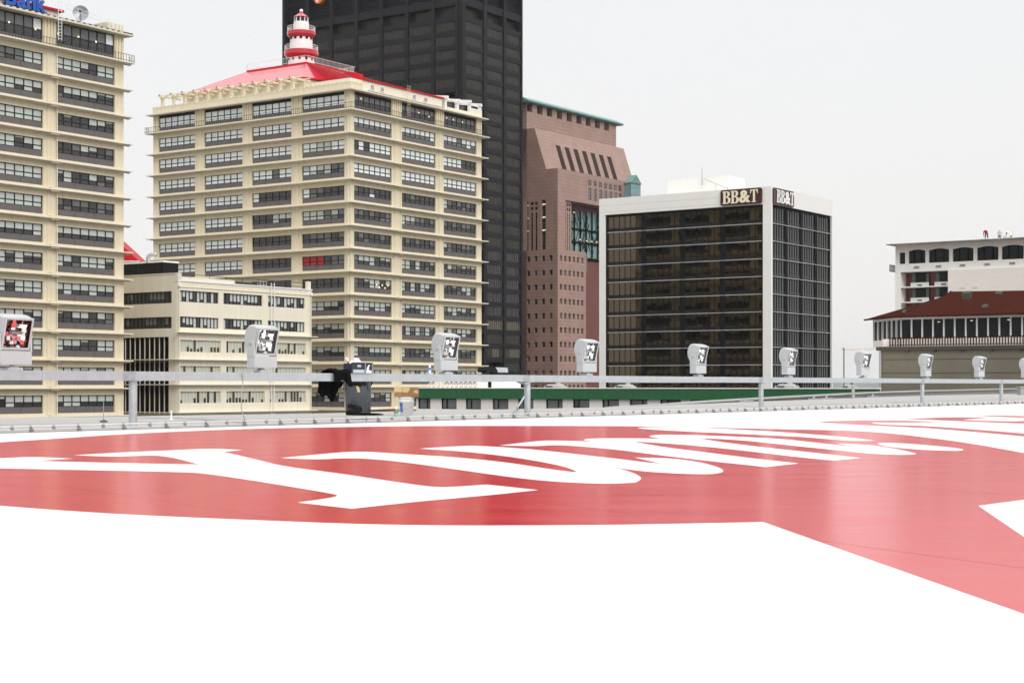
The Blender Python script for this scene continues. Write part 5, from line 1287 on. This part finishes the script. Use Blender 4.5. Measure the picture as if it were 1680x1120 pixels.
# hotel
c9 = P(1469, 213); F9 = F(c9, -V, -U); k9 = 213/2700
def Z9(y): return CZ+(hy-y)*k9
S9 = 34
b9 = thing('hotel', (c9.x, c9.y, GROUND), 'pale hotel block with a row of arched dark windows under a flat roof', 'hotel')
zR = Z9(403); zW1, zW0 = zR-.62, zR-2.42; zB = Z9(447)
wm = MB(); e9 = []
cent = [1504.5, 1540.5, 1580, 1620.5, 1661.5, 1703]; hw = [13.7, 16.6, 17, 17.5, 18, 18.5]
ops = [(along(c9, -V, 1476), along(c9, -V, 1485))]+[(along(c9, -V, c-h), along(c9, -V, c+h)) for c, h in zip(cent, hw)]
e9 = [0]+[x for q in ops for x in q]+[S9]
for j in range(0, len(e9), 2): F9.box(wm, e9[j], e9[j+1], -.4, 0, zW0, zR, 'pink_white')
for a0, a1 in ops:      # shallow arched heads
    N_ = 8 if a1-a0 > 1 else 1
    for i in range(N_):
        t0, t1 = i/N_, (i+1)/N_; h0, h1 = [.12+.20*(1-abs(2*t-1)**1.6) if N_ > 1 else 0 for t in (t0, t1)]
        A0, A1 = a0+(a1-a0)*t0, a0+(a1-a0)*t1
        wm.hexa([F9.pt(A0, 0, zW1-.32+h0), F9.pt(A1, 0, zW1-.32+h1), F9.pt(A1, -.4, zW1-.32+h1), F9.pt(A0, -.4, zW1-.32+h0), F9.pt(A0, 0, zR), F9.pt(A1, 0, zR), F9.pt(A1, -.4, zR), F9.pt(A0, -.4, zR)], 'pink_white')
F9.box(wm, 0, S9, -.4, .1, zB, zW0, 'white_stone'); F9.box(wm, 0, S9, -14, -.4, zB, zR, 'pink_white')
for i in range(18): F9.box(wm, .6+i*1.1, .64+i*1.1, .1, .12, zB+.7, zW0-.1, 'cream_side')
ra, rb_ = along(c9, -V, 1478), along(c9, -V, 1557)
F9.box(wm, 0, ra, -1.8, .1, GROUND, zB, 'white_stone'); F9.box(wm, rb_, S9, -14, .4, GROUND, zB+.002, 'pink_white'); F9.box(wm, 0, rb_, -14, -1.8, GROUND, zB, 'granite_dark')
wm.build('wall', b9)
for a0, a1 in ops:
    w_ = MB(); F9.quad(w_, a0, a1, zW0, zW1+.05, -.25, 'hotel_glass'); wo = w_.build('window', b9)
    if a1-a0 > 1:
        m_ = MB()
        for t in (.3, .72): F9.box(m_, a0+(a1-a0)*t-.05, a0+(a1-a0)*t+.05, -.25, -.17, zW0, zW1, 'black')
        F9.box(m_, a0, a1, -.26, -.16, zW0, zW0+.08, 'black')
        m_.build('frame', wo); v = MB(); c_ = (a0+a1)/2; F9.box(v, c_-.38, c_+.38, .12, .2, zW0-.62, zW0-.35, 'cream_side')
        for i in range(3): F9.box(v, c_-.32, c_+.32, .2, .22, zW0-.58+i*.08, zW0-.54+i*.08, 'concrete_dark')
        v.build('vent', b9)
for i, (xa) in enumerate((1581, 1602)):
    a = along(c9, -V, xa); v = MB(); F9.box(v, a-.3, a+.3, .4, .45, zB-2.4, zB-2.15, 'cream_side'); v.build('vent', b9)
l = MB(); F9.box(l, -.6, S9, -14, 1.6, zR, zR+.16, 'white_stone'); F9.box(l, -.62, S9, 1.6, 1.64, zR-.02, zR+.07, 'hvac_dark'); l.build('roof_slab', b9)
l = MB()
for z_ in (zB+.9, zB+.1):
    F9.box(l, -.5, -.42, -1, .8, z_, z_+.09, 'black')
for i in range(5): F9.box(l, -.5, -.42, -1+i*.42, -.90+i*.42, zB+.1, zB+.95, 'black')
l.build('balcony_rail', b9)
fl = 1.95
for r_ in range(3):
    zt_ = zB-fl*r_
    sl2 = MB(); F9.box(sl2, ra, rb_, -1.8, .05, zt_-fl-.06, zt_-fl+.06, 'white_stone'); sl2.build('balcony_slab', b9)
    for q in range(2):
        a0 = ra+.95+q*(rb_-ra)*.5; a1 = a0+(rb_-ra)*.35
        w_ = MB(); F9.quad(w_, a0, a1, zt_-fl+.06, zt_-.1, -1.5, 'hotel_glass'); F9.box(w_, a0, a0+.45, -1.5, -1.45, zt_-fl+.5, zt_-.15, 'curtain_grey'); F9.box(w_, a1-.35, a1, -1.5, -1.45, zt_-fl+.5, zt_-.15, 'curtain_grey'); wo = w_.build('balcony_window', b9)
        m_ = MB(); F9.box(m_, a0-.1, a1+.1, -1.3, -1.2, zt_-fl+.06, zt_-fl+.62, 'white_stone'); F9.box(m_, (a0+a1)/2-.3, (a0+a1)/2+.3, -1.2, -1.17, zt_-fl+.18, zt_-fl+.38, 'spandrel'); m_.build('panel', wo)

# people and gear on the hotel roof
def skin_body(name, joints, edges, root_i, matf, loc, label, cat='person', mats=()):
    me = bpy.data.meshes.new(name); me.from_pydata([j[:3] for j in joints], edges, []); ob = bpy.data.objects.new(name, me); COL.objects.link(ob)
    md = ob.modifiers.new('skin', 'SKIN'); md.use_smooth_shade = True
    for i, v in enumerate(me.skin_vertices[0].data): v.radius = (joints[i][3], joints[i][3]*(joints[i][4] if len(joints[i]) > 4 else 1)); v.use_root = (i == root_i)
    sb = ob.modifiers.new('sub', 'SUBSURF'); sb.levels = 1; sb.render_levels = 1
    bpy.context.view_layer.update()
    m2 = bpy.data.meshes.new_from_object(ob.evaluated_get(bpy.context.evaluated_depsgraph_get())); bpy.data.objects.remove(ob)
    m2.materials.clear()
    for n in mats: m2.materials.append(MATS[n])
    for p in m2.polygons: p.material_index = matf(p.center); p.use_smooth = True
    o = bpy.data.objects.new(name, m2); COL.objects.link(o); o.location = loc
    return tag(o, label, cat)
def hand(j, e, i0, d):     # five short fingers from a wrist joint
    w_ = Vector(j[i0][:3]); side = d.cross(Vector((0, 1, 0))).normalized() if abs(d.y) < .9 else Vector((1, 0, 0))
    k = len(j); j.append((*(w_+d*.08), .035, .6)); e.append((i0, k))
    for q, (o_, l_) in enumerate(((-.03, .075), (-.01, .09), (.012, .085), (.032, .065), (-.055, .04))):
        a = w_+d*(.10 if q < 4 else .03)+side*o_; b = a+d*l_+Vector((0, -.02, 0))
        n0 = len(j); j.append((*a, .010)); j.append((*b, .008)); e.append((k, n0)); e.append((n0, n0+1))
sp = F9.pt(along(c9, -V, 1614), -1.0, zR+.16)
# bent over worker (local: x right in picture, -y towards camera)
j = [(0, 0, .84, .15, .8), (-.03, -.14, 1.02, .17, .8), (-.07, -.34, 1.10, .19, .8), (-.10, -.46, 1.10, .075), (-.13, -.58, 1.04, .105),
     (.11, .02, .80, .105), (.16, .0, .44, .075), (.20, .08, .08, .05), (.20, -.10, .04, .045),
     (-.11, .02, .80, .105), (-.13, -.05, .44, .075), (-.13, .05, .08, .05), (-.13, -.12, .04, .045),
     (.10, -.38, 1.05, .08), (.14, -.44, .76, .055), (.08, -.50, .52, .04),
     (-.26, -.36, 1.03, .08), (-.30, -.42, .76, .055), (-.27, -.48, .50, .04)]
e = [(0, 1), (1, 2), (2, 3), (3, 4), (0, 5), (5, 6), (6, 7), (7, 8), (0, 9), (9, 10), (10, 11), (11, 12), (2, 13), (13, 14), (14, 15), (2, 16), (16, 17), (17, 18)]
hand(j, e, 15, Vector((0, 0, -1))); hand(j, e, 18, Vector((0, 0, -1)))
mf = lambda c: (3 if (c.y < -.52 and c.z > .93 and c.z < 1.0) else 4) if (c.y < -.50 and c.z > .92) else (0 if (c.z > .86 or (c.y < -.3 and c.z > .56)) else (3 if c.y < -.3 else 1))
pm_ = skin_body('person', j, e, 0, mf, sp, 'person in a red jacket and grey trousers bending over on the hotel roof edge', mats=('jacket_red', 'trouser', 'shirt_pale', 'skin', 'hair'))
pm_.scale = (1.05, 1.05, 1.08); pm_.rotation_euler = (0, 0, radians(-20))
sp2 = F9.pt(along(c9-U*-6, -V, 1644), -5.0, zR+.16)
j = [(0, 0, .92, .13, .8), (0, 0, 1.15, .14, .75), (0, 0, 1.38, .17, .65), (0, 0, 1.50, .055), (0, -.01, 1.64, .09, 1.1),
     (.09, 0, .86, .09), (.10, -.01, .48, .065), (.10, .02, .08, .045), (.10, -.13, .04, .04),
     (-.09, 0, .86, .09), (-.10, -.01, .48, .065), (-.10, .02, .08, .045), (-.10, -.13, .04, .04),
     (.20, 0, 1.36, .06), (.24, .02, 1.10, .045), (.23, -.05, .86, .035), (-.20, 0, 1.36, .06), (-.24, .02, 1.10, .045), (-.23, -.05, .86, .035)]
e = [(0, 1), (1, 2), (2, 3), (3, 4), (0, 5), (5, 6), (6, 7), (7, 8), (0, 9), (9, 10), (10, 11), (11, 12), (2, 13), (13, 14), (14, 15), (2, 16), (16, 17), (17, 18)]
hand(j, e, 15, Vector((0, 0, -1))); hand(j, e, 18, Vector((0, 0, -1)))
mf2 = lambda c: (4 if c.z > 1.68 or (c.z > 1.55 and c.y > .04) else 3) if c.z > 1.45 else (2 if c.z > .93 and abs(c.x) < .30 else (3 if abs(c.x) > .19 and c.z < .9 and c.z > .6 else 1))
pm2_ = skin_body('person', j, e, 0, mf2, sp2, 'slim person in a pale shirt standing on the hotel roof beside a boxed unit', mats=('jacket_red', 'trouser', 'shirt_pale', 'skin', 'hair'))
q = F9.pt(along(c9+U*4, -V, 1653.5), -4.0, zR+.16)
un = thing('roof_winch', tuple(q), 'small boxed rooftop unit on legs beside the standing person', 'roof unit')
m = MB(); m.box(q.x-.42, q.x+.42, q.y-.3, q.y+.3, q.z+.72, q.z+1.25, 'white_paint'); m.box(q.x-.3, q.x+.2, q.y-.33, q.y-.3, q.z+.82, q.z+1.15, 'tape'); m.box(q.x-.34, q.x-.2, q.y-.345, q.y-.33, q.z+.80, q.z+1.17, 'hvac_dark'); m.build('cabinet', un)
for dx in (-.4, .4):
    for dy in (-.27, .27):
        m = MB(); m.bar((q.x+dx, q.y+dy, q.z), (q.x+dx, q.y+dy, q.z+.72), .035, 'hvac_dark', 6); m.build('leg', un)
m = MB(); m.box(q.x-.55, q.x+.4, q.y-.31, q.y+.31, q.z+.42, q.z+.5, 'hvac_dark'); m.box(q.x+.42, q.x+.47, q.y-.3, q.y+.3, q.z+.6, q.z+1.28, 'hvac_dark'); m.build('shelf', un)
# ---------------------------------------------------------------- things left around the rail
def rail_s(x, n=0.0): return along(FR.pt(0, n, 0), U, x)
# black jacket draped over the beam
s0, s1 = rail_s(541), rail_s(567.5)
def drape():
    m = MB(); rr = random.Random(2); ns, nt = 26, 34
    sa = rail_s(522, .2)
    def pnt(i, t):
        u_ = i/ns
        fs = s0+(s1-s0)*u_                                   # front panel
        bs = sa+(rail_s(562, .2)-sa)*u_                       # back panel, wider and shifted left
        hemf = .13+.10*max(0, (u_-.35)/.65)+.05*sin(u_*9); hemb = .40+.16*sin(u_*3.1)-.28*max(0, u_-.72)*3+.05*sin(u_*14)
        fold = .022*sin(u_*19+t*.7)+.014*sin(u_*41+1.7)
        if t < .38:                                           # front hang
            k = t/.38; return FR.pt(fs+.05*(1-k)*(u_), -.115-abs(fold)-.012*(1-k), RT-RH*0+.01-(hemf+.06)*(1-k)-.0)
        if t < .62:
            k = (t-.38)/.24; s_ = fs+(bs-fs)*k*.8; return FR.pt(s_, -.115+.25*k, RT+.018+.045*sin(pi*k)*(1+.5*sin(u_*7))+.02*abs(sin(u_*13)))
        k = (t-.62)/.38; return FR.pt(bs+(fs-bs)*.2*(1-k), .135+abs(fold)*1.6+.03*k, RT+.01-hemb*k*1.1)
    vs = [pnt(i, t/nt) for i in range(ns+1) for t in range(nt+1)]
    k = nt+1
    m.mesh(vs, [(i*k+t, (i+1)*k+t, (i+1)*k+t+1, i*k+t+1) for i in range(ns) for t in range(nt)], 'cloth_black', True)
    return m
o = drape().build('jacket'); sd_ = o.modifiers.new('thick', 'SOLIDIFY'); sd_.thickness = .02; sd_.offset = 1
tag(o, 'black jacket draped over the guard rail beside the grey bin', 'jacket')
# tool caddy on the rail
cs0, cs1 = rail_s(570.5), rail_s(604.5); w_ = cs1-cs0
q = FR.pt((cs0+cs1)/2, 0, RT); tc_ = thing('tool_caddy', tuple(q), 'dark blue tool caddy holding papers on top of the guard rail', 'tool box')
m = MB(); h = .235
for (a0, a1, n0, n1, z0, z1, mm) in ((cs0, cs1, -.13, -.12, 0.002, h, 'tool_navy'), (cs0, cs1, .12, .13, 0.002, h, 'tool_navy'), (cs0, cs0+.012, -.12, .12, 0.002, h, 'tool_navy'), (cs1-.012, cs1, -.12, .12, 0.002, h, 'tool_navy'), (cs0+.012, cs1-.012, -.12, .12, .002, .02, 'tool_navy'), (cs0-.01, cs1+.01, -.14, -.12, h, h+.02, 'bezel')): FR.box(m, a0, a1, n0, n1, RT+z0, RT+z1, mm)
m.build('box', tc_)
m = MB()
FR.box(m, cs0+.03, cs0+w_*.58, -.145, -.131, RT+.01, RT+.09, 'tool_pale'); m.prism([FR.pt(cs0+w_*x, -.145, RT+z) for x, z in ((.66, .01), (.92, .01), (.92, .07), (.78, .08), (.80, .16), (.86, .2), (.78, .2), (.71, .13))], V*.012, 'paper'); FR.box(m, cs0+w_*.25, cs0+w_*.42, -.14, -.131, RT+.15, RT+.20, 'tool_pale')
for a in (.62, .96): FR.box(m, cs0+w_*a-.01, cs0+w_*a+.01, -.15, -.131, RT+.005, RT+h, 'galv_dark')
m.build('pocket', tc_)
m = MB(); rr = random.Random(6)
m.prism([FR.pt(cs0+w_*x, -.06, RT+z) for x, z in ((.12, h-.02), (.6, h-.02), (.55, h+.06), (.47, h+.09), (.45, h+.13), (.2, h+.13), (.22, h+.06))], V*.1, 'paper'); m.prism([FR.pt(cs0+w_*x, .06, RT+z) for x, z in ((.2, h-.02), (.62, h-.02), (.56, h+.05), (.3, h+.10))], V*.03, 'paper'); m.build('paper', tc_)
m = MB(); m.bar(FR.pt(cs0+.04, -.02, RT+h-.05), FR.pt(cs0-.03, -.02, RT+h+.05), .02, 'red_trim', 8); m.bar(FR.pt(cs0-.025, -.02, RT+h+.045), FR.pt(cs0-.08, -.02, RT+h+.13), .025, 'paper', 8); m.build('brush', tc_)
# water bottle
q = FR.pt(rail_s(704), -.02, RT+.002)
wb = thing('water_bottle', tuple(q), 'clear water bottle with a blue label standing on the guard rail', 'bottle')
m = MB(); m.lathe([(.030, 0), (.034, .01), (.034, .06), (.032, .07), (.034, .08), (.034, .10)], q, 'bottle_clear', 16); m.lathe([(.034, .155), (.033, .18), (.024, .21), (.013, .228)], q, 'bottle_clear', 16); m.build('body', wb)
m = MB(); m.lathe([(.0348, .10), (.0348, .155)], q, 'bottle_blue', 16); m.build('label', wb); m = MB(); m.lathe([(.015, .228), (.015, .25)], q, 'paper', 12); m.build('cap', wb)
# low lamp lying on the rail
q0, q1 = rail_s(791), rail_s(827.5); w_ = q1-q0
lf_ = thing('floodlight', tuple(FR.pt(q0, 0, RT)), 'flat black and grey lamp with a slatted end lying on the guard rail', 'lamp')
m = MB(); m.prism([FR.pt(q0+w_*x, -.12, RT+z) for x, z in ((0, .10), (.05, .19), (.40, .20), (.55, .09), (.5, .055), (.05, .06))], V*.28, 'bezel'); m.build('housing', lf_)
m = MB(); m.prism([FR.pt(q0+w_*x, -.125, RT+z) for x, z in ((.42, .20), (.98, .19), (1.0, .06), (.56, .055))], V*.29, 'galv_dark')
for i in range(7): m.bar(FR.pt(q0+w_*(.48+.07*i), -.128, RT+.18), FR.pt(q0+w_*(.56+.06*i), -.128, RT+.075), .008, 'paper', 4)
m.build('slatted_end', lf_)
m = MB(); FR.box(m, q0+w_*.4, q0+w_*.75, -.05, .05, RT+.012, RT+.058, 'bezel'); FR.box(m, q0-w_*.5, q0+w_*1.0, -.07, .07, RT+.001, RT+.012, 'bezel'); m.build('foot', lf_)
# grey bin behind the rail
bn = 1.25; s_ = rail_s(587.5, bn); zb = deckz(s_, bn); q = FR.pt(s_, bn, 0)
zb = max(zb, zat(681, q.y)); bz_ = zb
bi = thing('waste_bin', (q.x, q.y, zb), 'round grey plastic bin with a strip of pale tape behind the guard rail', 'bin')
R_ = .325; H_ = zat(625, q.y)-zb
m = MB(); m.lathe([(R_*.92, 0), (R_*.94, .02), (R_*.98, H_*.80), (R_*.985, H_*.82), (R_*.99, H_*.97), (R_*1.05, H_*.975), (R_*1.06, H_), (R_*.97, H_), (R_*.95, H_*.9), (R_*.8, .04)], (q.x, q.y, zb), 'bin_grey', 32)
for k in range(32):
    if k % 2 == 0:
        a_ = 2*pi*k/32; m.bar((q.x+R_*.94*cos(a_), q.y+R_*.94*sin(a_), zb+.04), (q.x+R_*.975*cos(a_), q.y+R_*.975*sin(a_), zb+H_*.78), .008, 'bin_grey', 4)
m.build('body', bi)
m = MB()
for a_ in (-.55, pi+.35): 
    c_ = Vector((q.x+R_*1.03*cos(a_), q.y+R_*1.03*sin(a_), zb+H_*.86)); m.bar(c_-Vector((0, 0, .09)), c_+Vector((0, 0, .09)), .045, 'bin_grey', 10)
m.build('handle', bi)
m = MB(); m.prism([(q.x-.05, q.y-R_*1.02, zb+H_*.98), (q.x+.03, q.y-R_*1.03, zb+H_*.96), (q.x+.085, q.y-R_*.985, zb+H_*.68), (q.x+.02, q.y-R_*.985, zb+H_*.67)], (0, -.006, 0), 'tape'); m.build('tape_strip', bi)
m = MB(); rr = random.Random(3); N_ = 28
ring = lambda r_, z_, am: [(q.x+(r_+am*rr.uniform(-1, 1))*cos(2*pi*i/N_), q.y+(r_+am*rr.uniform(-1, 1))*sin(2*pi*i/N_), zb+H_*(z_+rr.uniform(-.03, .03) if i % 3 else z_)) for i in range(N_)]
rs = [ring(R_*.9, .93, .0), ring(R_*1.07, 1.03, .01), ring(R_*1.10, .95, .012), ring(R_*1.06, .86, .02)]
vs = [p for r_ in rs for p in r_]
keep = lambda i: (math.sin(2*pi*i/N_) < -.1 and -.75 < math.cos(2*pi*i/N_) < .45) or math.sin(2*pi*i/N_) > .2
m.mesh(vs, [(j*N_+i, j*N_+(i+1) % N_, (j+1)*N_+(i+1) % N_, (j+1)*N_+i) for j in range(3) for i in range(N_) if j < 1 or keep(i)], 'bag_black', True); m.build('bin_liner', bi)
# black bag and cloth at its foot
def blob(name, c, sx, sy, sz, m_, seed, n=2, flat=.0, amp=.12):
    import bmesh
    bm = bmesh.new(); bmesh.ops.create_icosphere(bm, subdivisions=4, radius=1)
    r2 = random.Random(seed); ph = [(r2.uniform(1.5, 4.5), r2.uniform(1.5, 4.5), r2.uniform(1.5, 4.5), r2.uniform(0, 6)) for _ in range(6)]
    for v in bm.verts:
        p_ = v.co.copy(); d_ = sum(sin(a*p_.x+b_*p_.y+c_*p_.z+o_) for a, b_, c_, o_ in ph)/6
        sq = 1/max(abs(p_.x)**4+abs(p_.y)**4+abs(p_.z)**4, 1e-6)**.25
        v.co = p_*(1+amp*d_*1.5)*(.55+.45*sq)
        if v.co.z < -.75: v.co.z = -.75
        v.co = Vector((v.co.x*sx, v.co.y*sy, (v.co.z+.75)*sz))
    mb = MB(); mb.mesh([v.co+Vector(c) for v in bm.verts], [[v.index for v in f_.verts] for f_ in bm.faces], m_, True); bm.free(); return mb
n2 = bn-.55; s_ = rail_s(581, n2); p_ = FR.pt(s_, n2, 0); zd = zat(681, p_.y)
bg_ = thing('bag', (p_.x, p_.y, zd), 'small black bag with a loop handle slumped against the grey bin', 'bag')
blob('b', (p_.x, p_.y, zd), .18, .12, .15, 'bag_black', 4, amp=.3).build('body', bg_)
m = MB(); m.tube([p_+Vector((-.10+.075-.075*cos(t), -.02, zd+.24+.10*sin(t))) for t in [i*pi/10 for i in range(11)]], .008, 'bag_black', 6); m.build('handle', bg_)
s_ = rail_s(598, n2-.1); p2_ = FR.pt(s_, n2-.1, 0)
o = blob('c', (p2_.x+.06, p2_.y, zat(681.3, p2_.y)), .36, .12, .035, 'cloth_black', 9, amp=.3).build('cloth'); tag(o, 'flat black cloth lying on the walkway at the foot of the grey bin', 'cloth')
# bucket with cardboard boxes on its lid
s_ = rail_s(667, 1.7); q = FR.pt(s_, 1.7, 0); zk = max(deckz(s_, 1.7), zat(682, q.y)); zk2 = zat(651, q.y)
bu_ = thing('bucket', (q.x, q.y, zk), 'white plastic bucket with a blue label under the cardboard boxes', 'bucket')
H_ = zk2-zk; m = MB(); m.lathe([(.165, 0), (.172, .01), (.195, H_*.72), (.206, H_*.74), (.206, H_*.77), (.198, H_*.78), (.20, H_-.035)], (q.x, q.y, zk), 'bucket_white', 32); m.build('body', bu_)
m = MB(); m.lathe([(.21, H_-.035), (.212, H_-.005), (.20, H_)], (q.x, q.y, zk), 'bucket_white', 32); m.build('lid', bu_)
m = MB(); a0 = radians(-128)
vs = []; 
for i in range(7):
    a_ = a0+radians(i*5-22)
    for z_ in (.10, H_*.70): 
        r_ = .166+.036*(z_/(H_*.78)); vs.append((q.x+(r_+.003)*cos(a_), q.y+(r_+.003)*sin(a_), zk+z_))
m.mesh(vs, [(2*i, 2*i+2, 2*i+3, 2*i+1) for i in range(6)], 'label_blue', True); m.build('label', bu_)
m = MB(); m.tube([Vector((q.x+.21*cos(t), q.y-.02-.21*abs(sin(t))*.4-.16, zk+H_*.80-.24*sin(t)*.9)) for t in [i*pi/14 for i in range(15)]], .004, 'galv_dark', 5); m.build('handle', bu_)
zc_ = zk2+.003
bx0, bx1 = q.x-(667-647.5)/f*q.y, q.x+(686.5-667)/f*q.y; mid = q.x-.10
for i, (xa, xb, hh, lab) in enumerate(((bx0, mid-.004, .245, 'left cardboard box with yellow tape on the white bucket'), (mid+.004, bx1, .24, 'right cardboard box with torn yellow tape on the white bucket'))):
    cb = thing('cardboard_box', ((xa+xb)/2, q.y, zc_), lab, 'box', 'cardboard boxes on the bucket')
    m = MB(); m.box(xa, xb, q.y-.16, q.y+.16, zc_, zc_+hh, 'cardboard'); m.build('box', cb)
    m = MB(); y_ = q.y-.163
    if i == 0: m.prism([(xa, y_, zc_+.11), (xa+.08, y_, zc_+.135), (xb-.005, y_, zc_+.12), (xb-.005, y_, zc_+hh+.001), (xa, y_, zc_+hh+.001)], (0, .004, 0), 'tape_yellow')
    else:
        m.prism([(xa, y_, zc_+.12), (xa+.14, y_, zc_+.12), (xa+.19, y_, zc_+.19), (xa+.20, y_, zc_+hh+.001), (xa, y_, zc_+hh+.001)], (0, .004, 0), 'tape_yellow'); m.prism([(xb-.13, y_, zc_+.12), (xb, y_, zc_+.08), (xb, y_, zc_+.18), (xb-.09, y_, zc_+.18)], (0, .004, 0), 'tape_yellow')
    m.build('tape', cb)
# spray bottle
s_ = rail_s(650, .15); q = FR.pt(s_, .15, 0); zk = zat(692, q.y)
zk = max(deckz(s_, .15), .06); sc0 = (zat(666.5, q.y)-zk)/.30
sb_ = thing('spray_bottle', (q.x, q.y, zk), 'green spray bottle with a white trigger standing by the bucket', 'spray bottle')
m = MB(); m.lathe([(r_*1.15, z_*sc0) for r_, z_ in ((.040, 0), (.044, .01), (.044, .14), (.036, .18), (.017, .21), (.016, .225))], (q.x, q.y, zk), 'spray_green', 20); m.build('body', sb_)
m = MB(); m.lathe([(.02, .225*sc0), (.02, .25*sc0)], (q.x, q.y, zk), 'paper', 12); m.prism([(q.x-.045, q.y-.015, zk+.25*sc0), (q.x+.035, q.y-.015, zk+.25*sc0), (q.x+.02, q.y-.015, zk+.295*sc0), (q.x-.03, q.y-.015, zk+.30*sc0)], (0, .03, 0), 'paper'); m.prism([(q.x-.035, q.y-.006, zk+.25*sc0), (q.x-.025, q.y-.006, zk+.25*sc0), (q.x-.028, q.y-.006, zk+.21*sc0)], (0, .012, 0), 'paper'); m.build('trigger', sb_)
m = MB(); m.lathe([(.0512, .05*sc0), (.0512, .12*sc0)], (q.x, q.y, zk), 'tool_pale', 20); m.build('label', sb_)
# thin handle lying behind the bin
q0, q1 = FR.pt(rail_s(605, .9), .9, 0), FR.pt(rail_s(651, .75), .75, 0)
bh = thing('broom_handle', (q0.x, q0.y, .2), 'thin dark pole with a red tip running from the bin to the spray bottle', 'pole')
A, B = Vector((q0.x, q0.y, zat(673, q0.y))), Vector((q1.x, q1.y, zat(671, q1.y))); C1 = A+(B-A)*.72
m = MB(); m.bar(A, C1, .014, 'frame_dark', 8); m.build('shaft', bh); m = MB(); m.bar(C1, B, .017, 'red_trim', 8); m.build('tip', bh)
# rod, cable, conduit and junction boxes
q = FR.pt(rail_s(170, 1.9), 1.9, 0); zd = deckz(rail_s(170, 1.9), 1.9)
rd = thing('marker_rod', (q.x, q.y, zd), 'thin upright metal rod on a small base at the left of the walkway', 'rod')
m = MB(); m.bar((q.x, q.y, zd), (q.x, q.y, zat(656, q.y)), .010, 'galv_dark', 6, r2=.006); m.build('rod', rd); m = MB(); m.lathe([(.09, zd), (.08, zd+.03), (.02, zd+.05)], (q.x, q.y, 0), 'hvac_dark', 12); m.build('base', rd)
q = FR.pt(rail_s(281, 2.4), 2.4, 0); zd = deckz(rail_s(281, 2.4), 2.4)
rd = thing('marker_rod', (q.x, q.y, zd), 'short white peg on the walkway before the dark annex glazing', 'rod')
m = MB(); m.bar((q.x, q.y, zd), (q.x, q.y, zat(673, q.y)), .02, 'white_paint', 6); m.build('rod', rd); m = MB(); m.lathe([(.05, zd), (.04, zd+.02)], (q.x, q.y, 0), 'white_paint', 10); m.build('base', rd)
s_ = rail_s(399, -.1); A = FR.pt(s_, -.10, 0)
cb = thing('hanging_cable', tuple(FR.pt(s_, 0, RT)), 'thin cable hanging from the guard rail and trailing left over the walkway', 'cable')
pts = [A+Vector((0, 0, RT-.03)), A+Vector((-.01, 0, RT-.3)), A+Vector((-.04, 0, .7)), A+Vector((-.05, .05, .35)), A+Vector((0, .1, .17))]
m = MB(); m.tube(pts, .011, 'cable', 6); m.build('drop', cb)
pts = [FR.pt(rail_s(x, n_), n_, deckz(rail_s(x, n_), n_)+.012) for x, n_ in ((404, .1), (385, .6), (360, 1.3), (330, 2.1), (290, 2.9), (250, 3.3), (222, 3.6))]
m = MB(); m.tube([A+Vector((0, .1, .17))]+pts, .011, 'cable', 6); m.build('trail', cb)
m = MB(); FR.box(m, s_-.03, s_+.03, -.115, -.091, RT-.12, RT-.02, 'cable'); m.build('clip', cb)
s_ = rail_s(862, .05); q = FR.pt(s_, .05, 0); zd = deckz(s_, .05)
cd = thing('conduit', (q.x, q.y, zd), 'grey bent conduit and foot box beside the middle rail post', 'conduit')
m = MB(); m.tube([q+U*.03+Vector((0, 0, RT-RH-.02)), q+U*.02+Vector((0, 0, .6)), q-U*.06+Vector((-.05, 0, .45)), q-U*.12+Vector((-.15, 0, .25)), q+Vector((-.22, -.05, .16))], .03, 'galv', 10); m.build('pipe', cd)
m = MB(); c_ = q+Vector((-.28, -.05, 0)); m.box(c_.x-.15, c_.x+.12, c_.y-.1, c_.y+.1, zd-.01, zd+.10, 'galv'); m.box(c_.x-.05, c_.x+.05, c_.y-.06, c_.y+.06, zd+.10, zd+.17, 'galv'); m.build('foot_box', cd)
m = MB(); FR.box(m, s_-.22, s_+.02, -.1, .1, RT-RH-.06, RT-RH-.015, 'galv'); m.build('hanger', cd)
for x0, x1, y0, y1, n_, lab in ((1671.5, 1692, 635, 649, 3.4, 'grey utility box on the walkway at the right photo edge'), (1397.5, 1402, 633, 648, 4.2, 'short grey stub post on the roof kerb under a floodlight')):
    s_ = rail_s((x0+x1)/2, n_); q = FR.pt(s_, n_, 0); D = q.y; hw = (x1-x0)/2/f*D; zd = deckz(s_, n_)
    t = thing('utility_box' if hw > .2 else 'stub_post', (q.x, q.y, zd), lab, 'utility box' if hw > .2 else 'post')
    m = MB(); m.box(q.x-hw, q.x+hw, q.y-hw, q.y+hw, zd-.02, zat(y0, D), 'hvac'); m.build('body', t); m = MB(); m.box(q.x-hw*1.15, q.x+hw*1.15, q.y-hw*1.15, q.y+hw*1.15, zat(y0, D), zat(y0, D)+.04, 'galv'); m.build('lid', t)
# small tie-down fittings on the kerb
for x, y in ((1327, 649), (1348, 647.5), (1424, 646), (1215, 657)):
    q = LN.pt(along(LN.p, U, x), -.25, 0); zd = deckz(along(LN.p, U, x), 4.2)
    t = thing('roof_fitting', (q.x, q.y, zd), 'x', 'roof fitting', 'small metal fittings along the roof kerb'); t['label'] = 'small grey metal fitting on the walkway along the roof kerb'
    m = MB(); m.box(q.x-.3, q.x+.3, q.y-.1, q.y+.1, zd-.02, zd+.06, 'galv_dark'); m.build('base', t); m = MB(); m.bar((q.x-.04, q.y, zd+.05), (q.x, q.y, zd+.15), .05, 'galv', 8); m.build('arm', t)
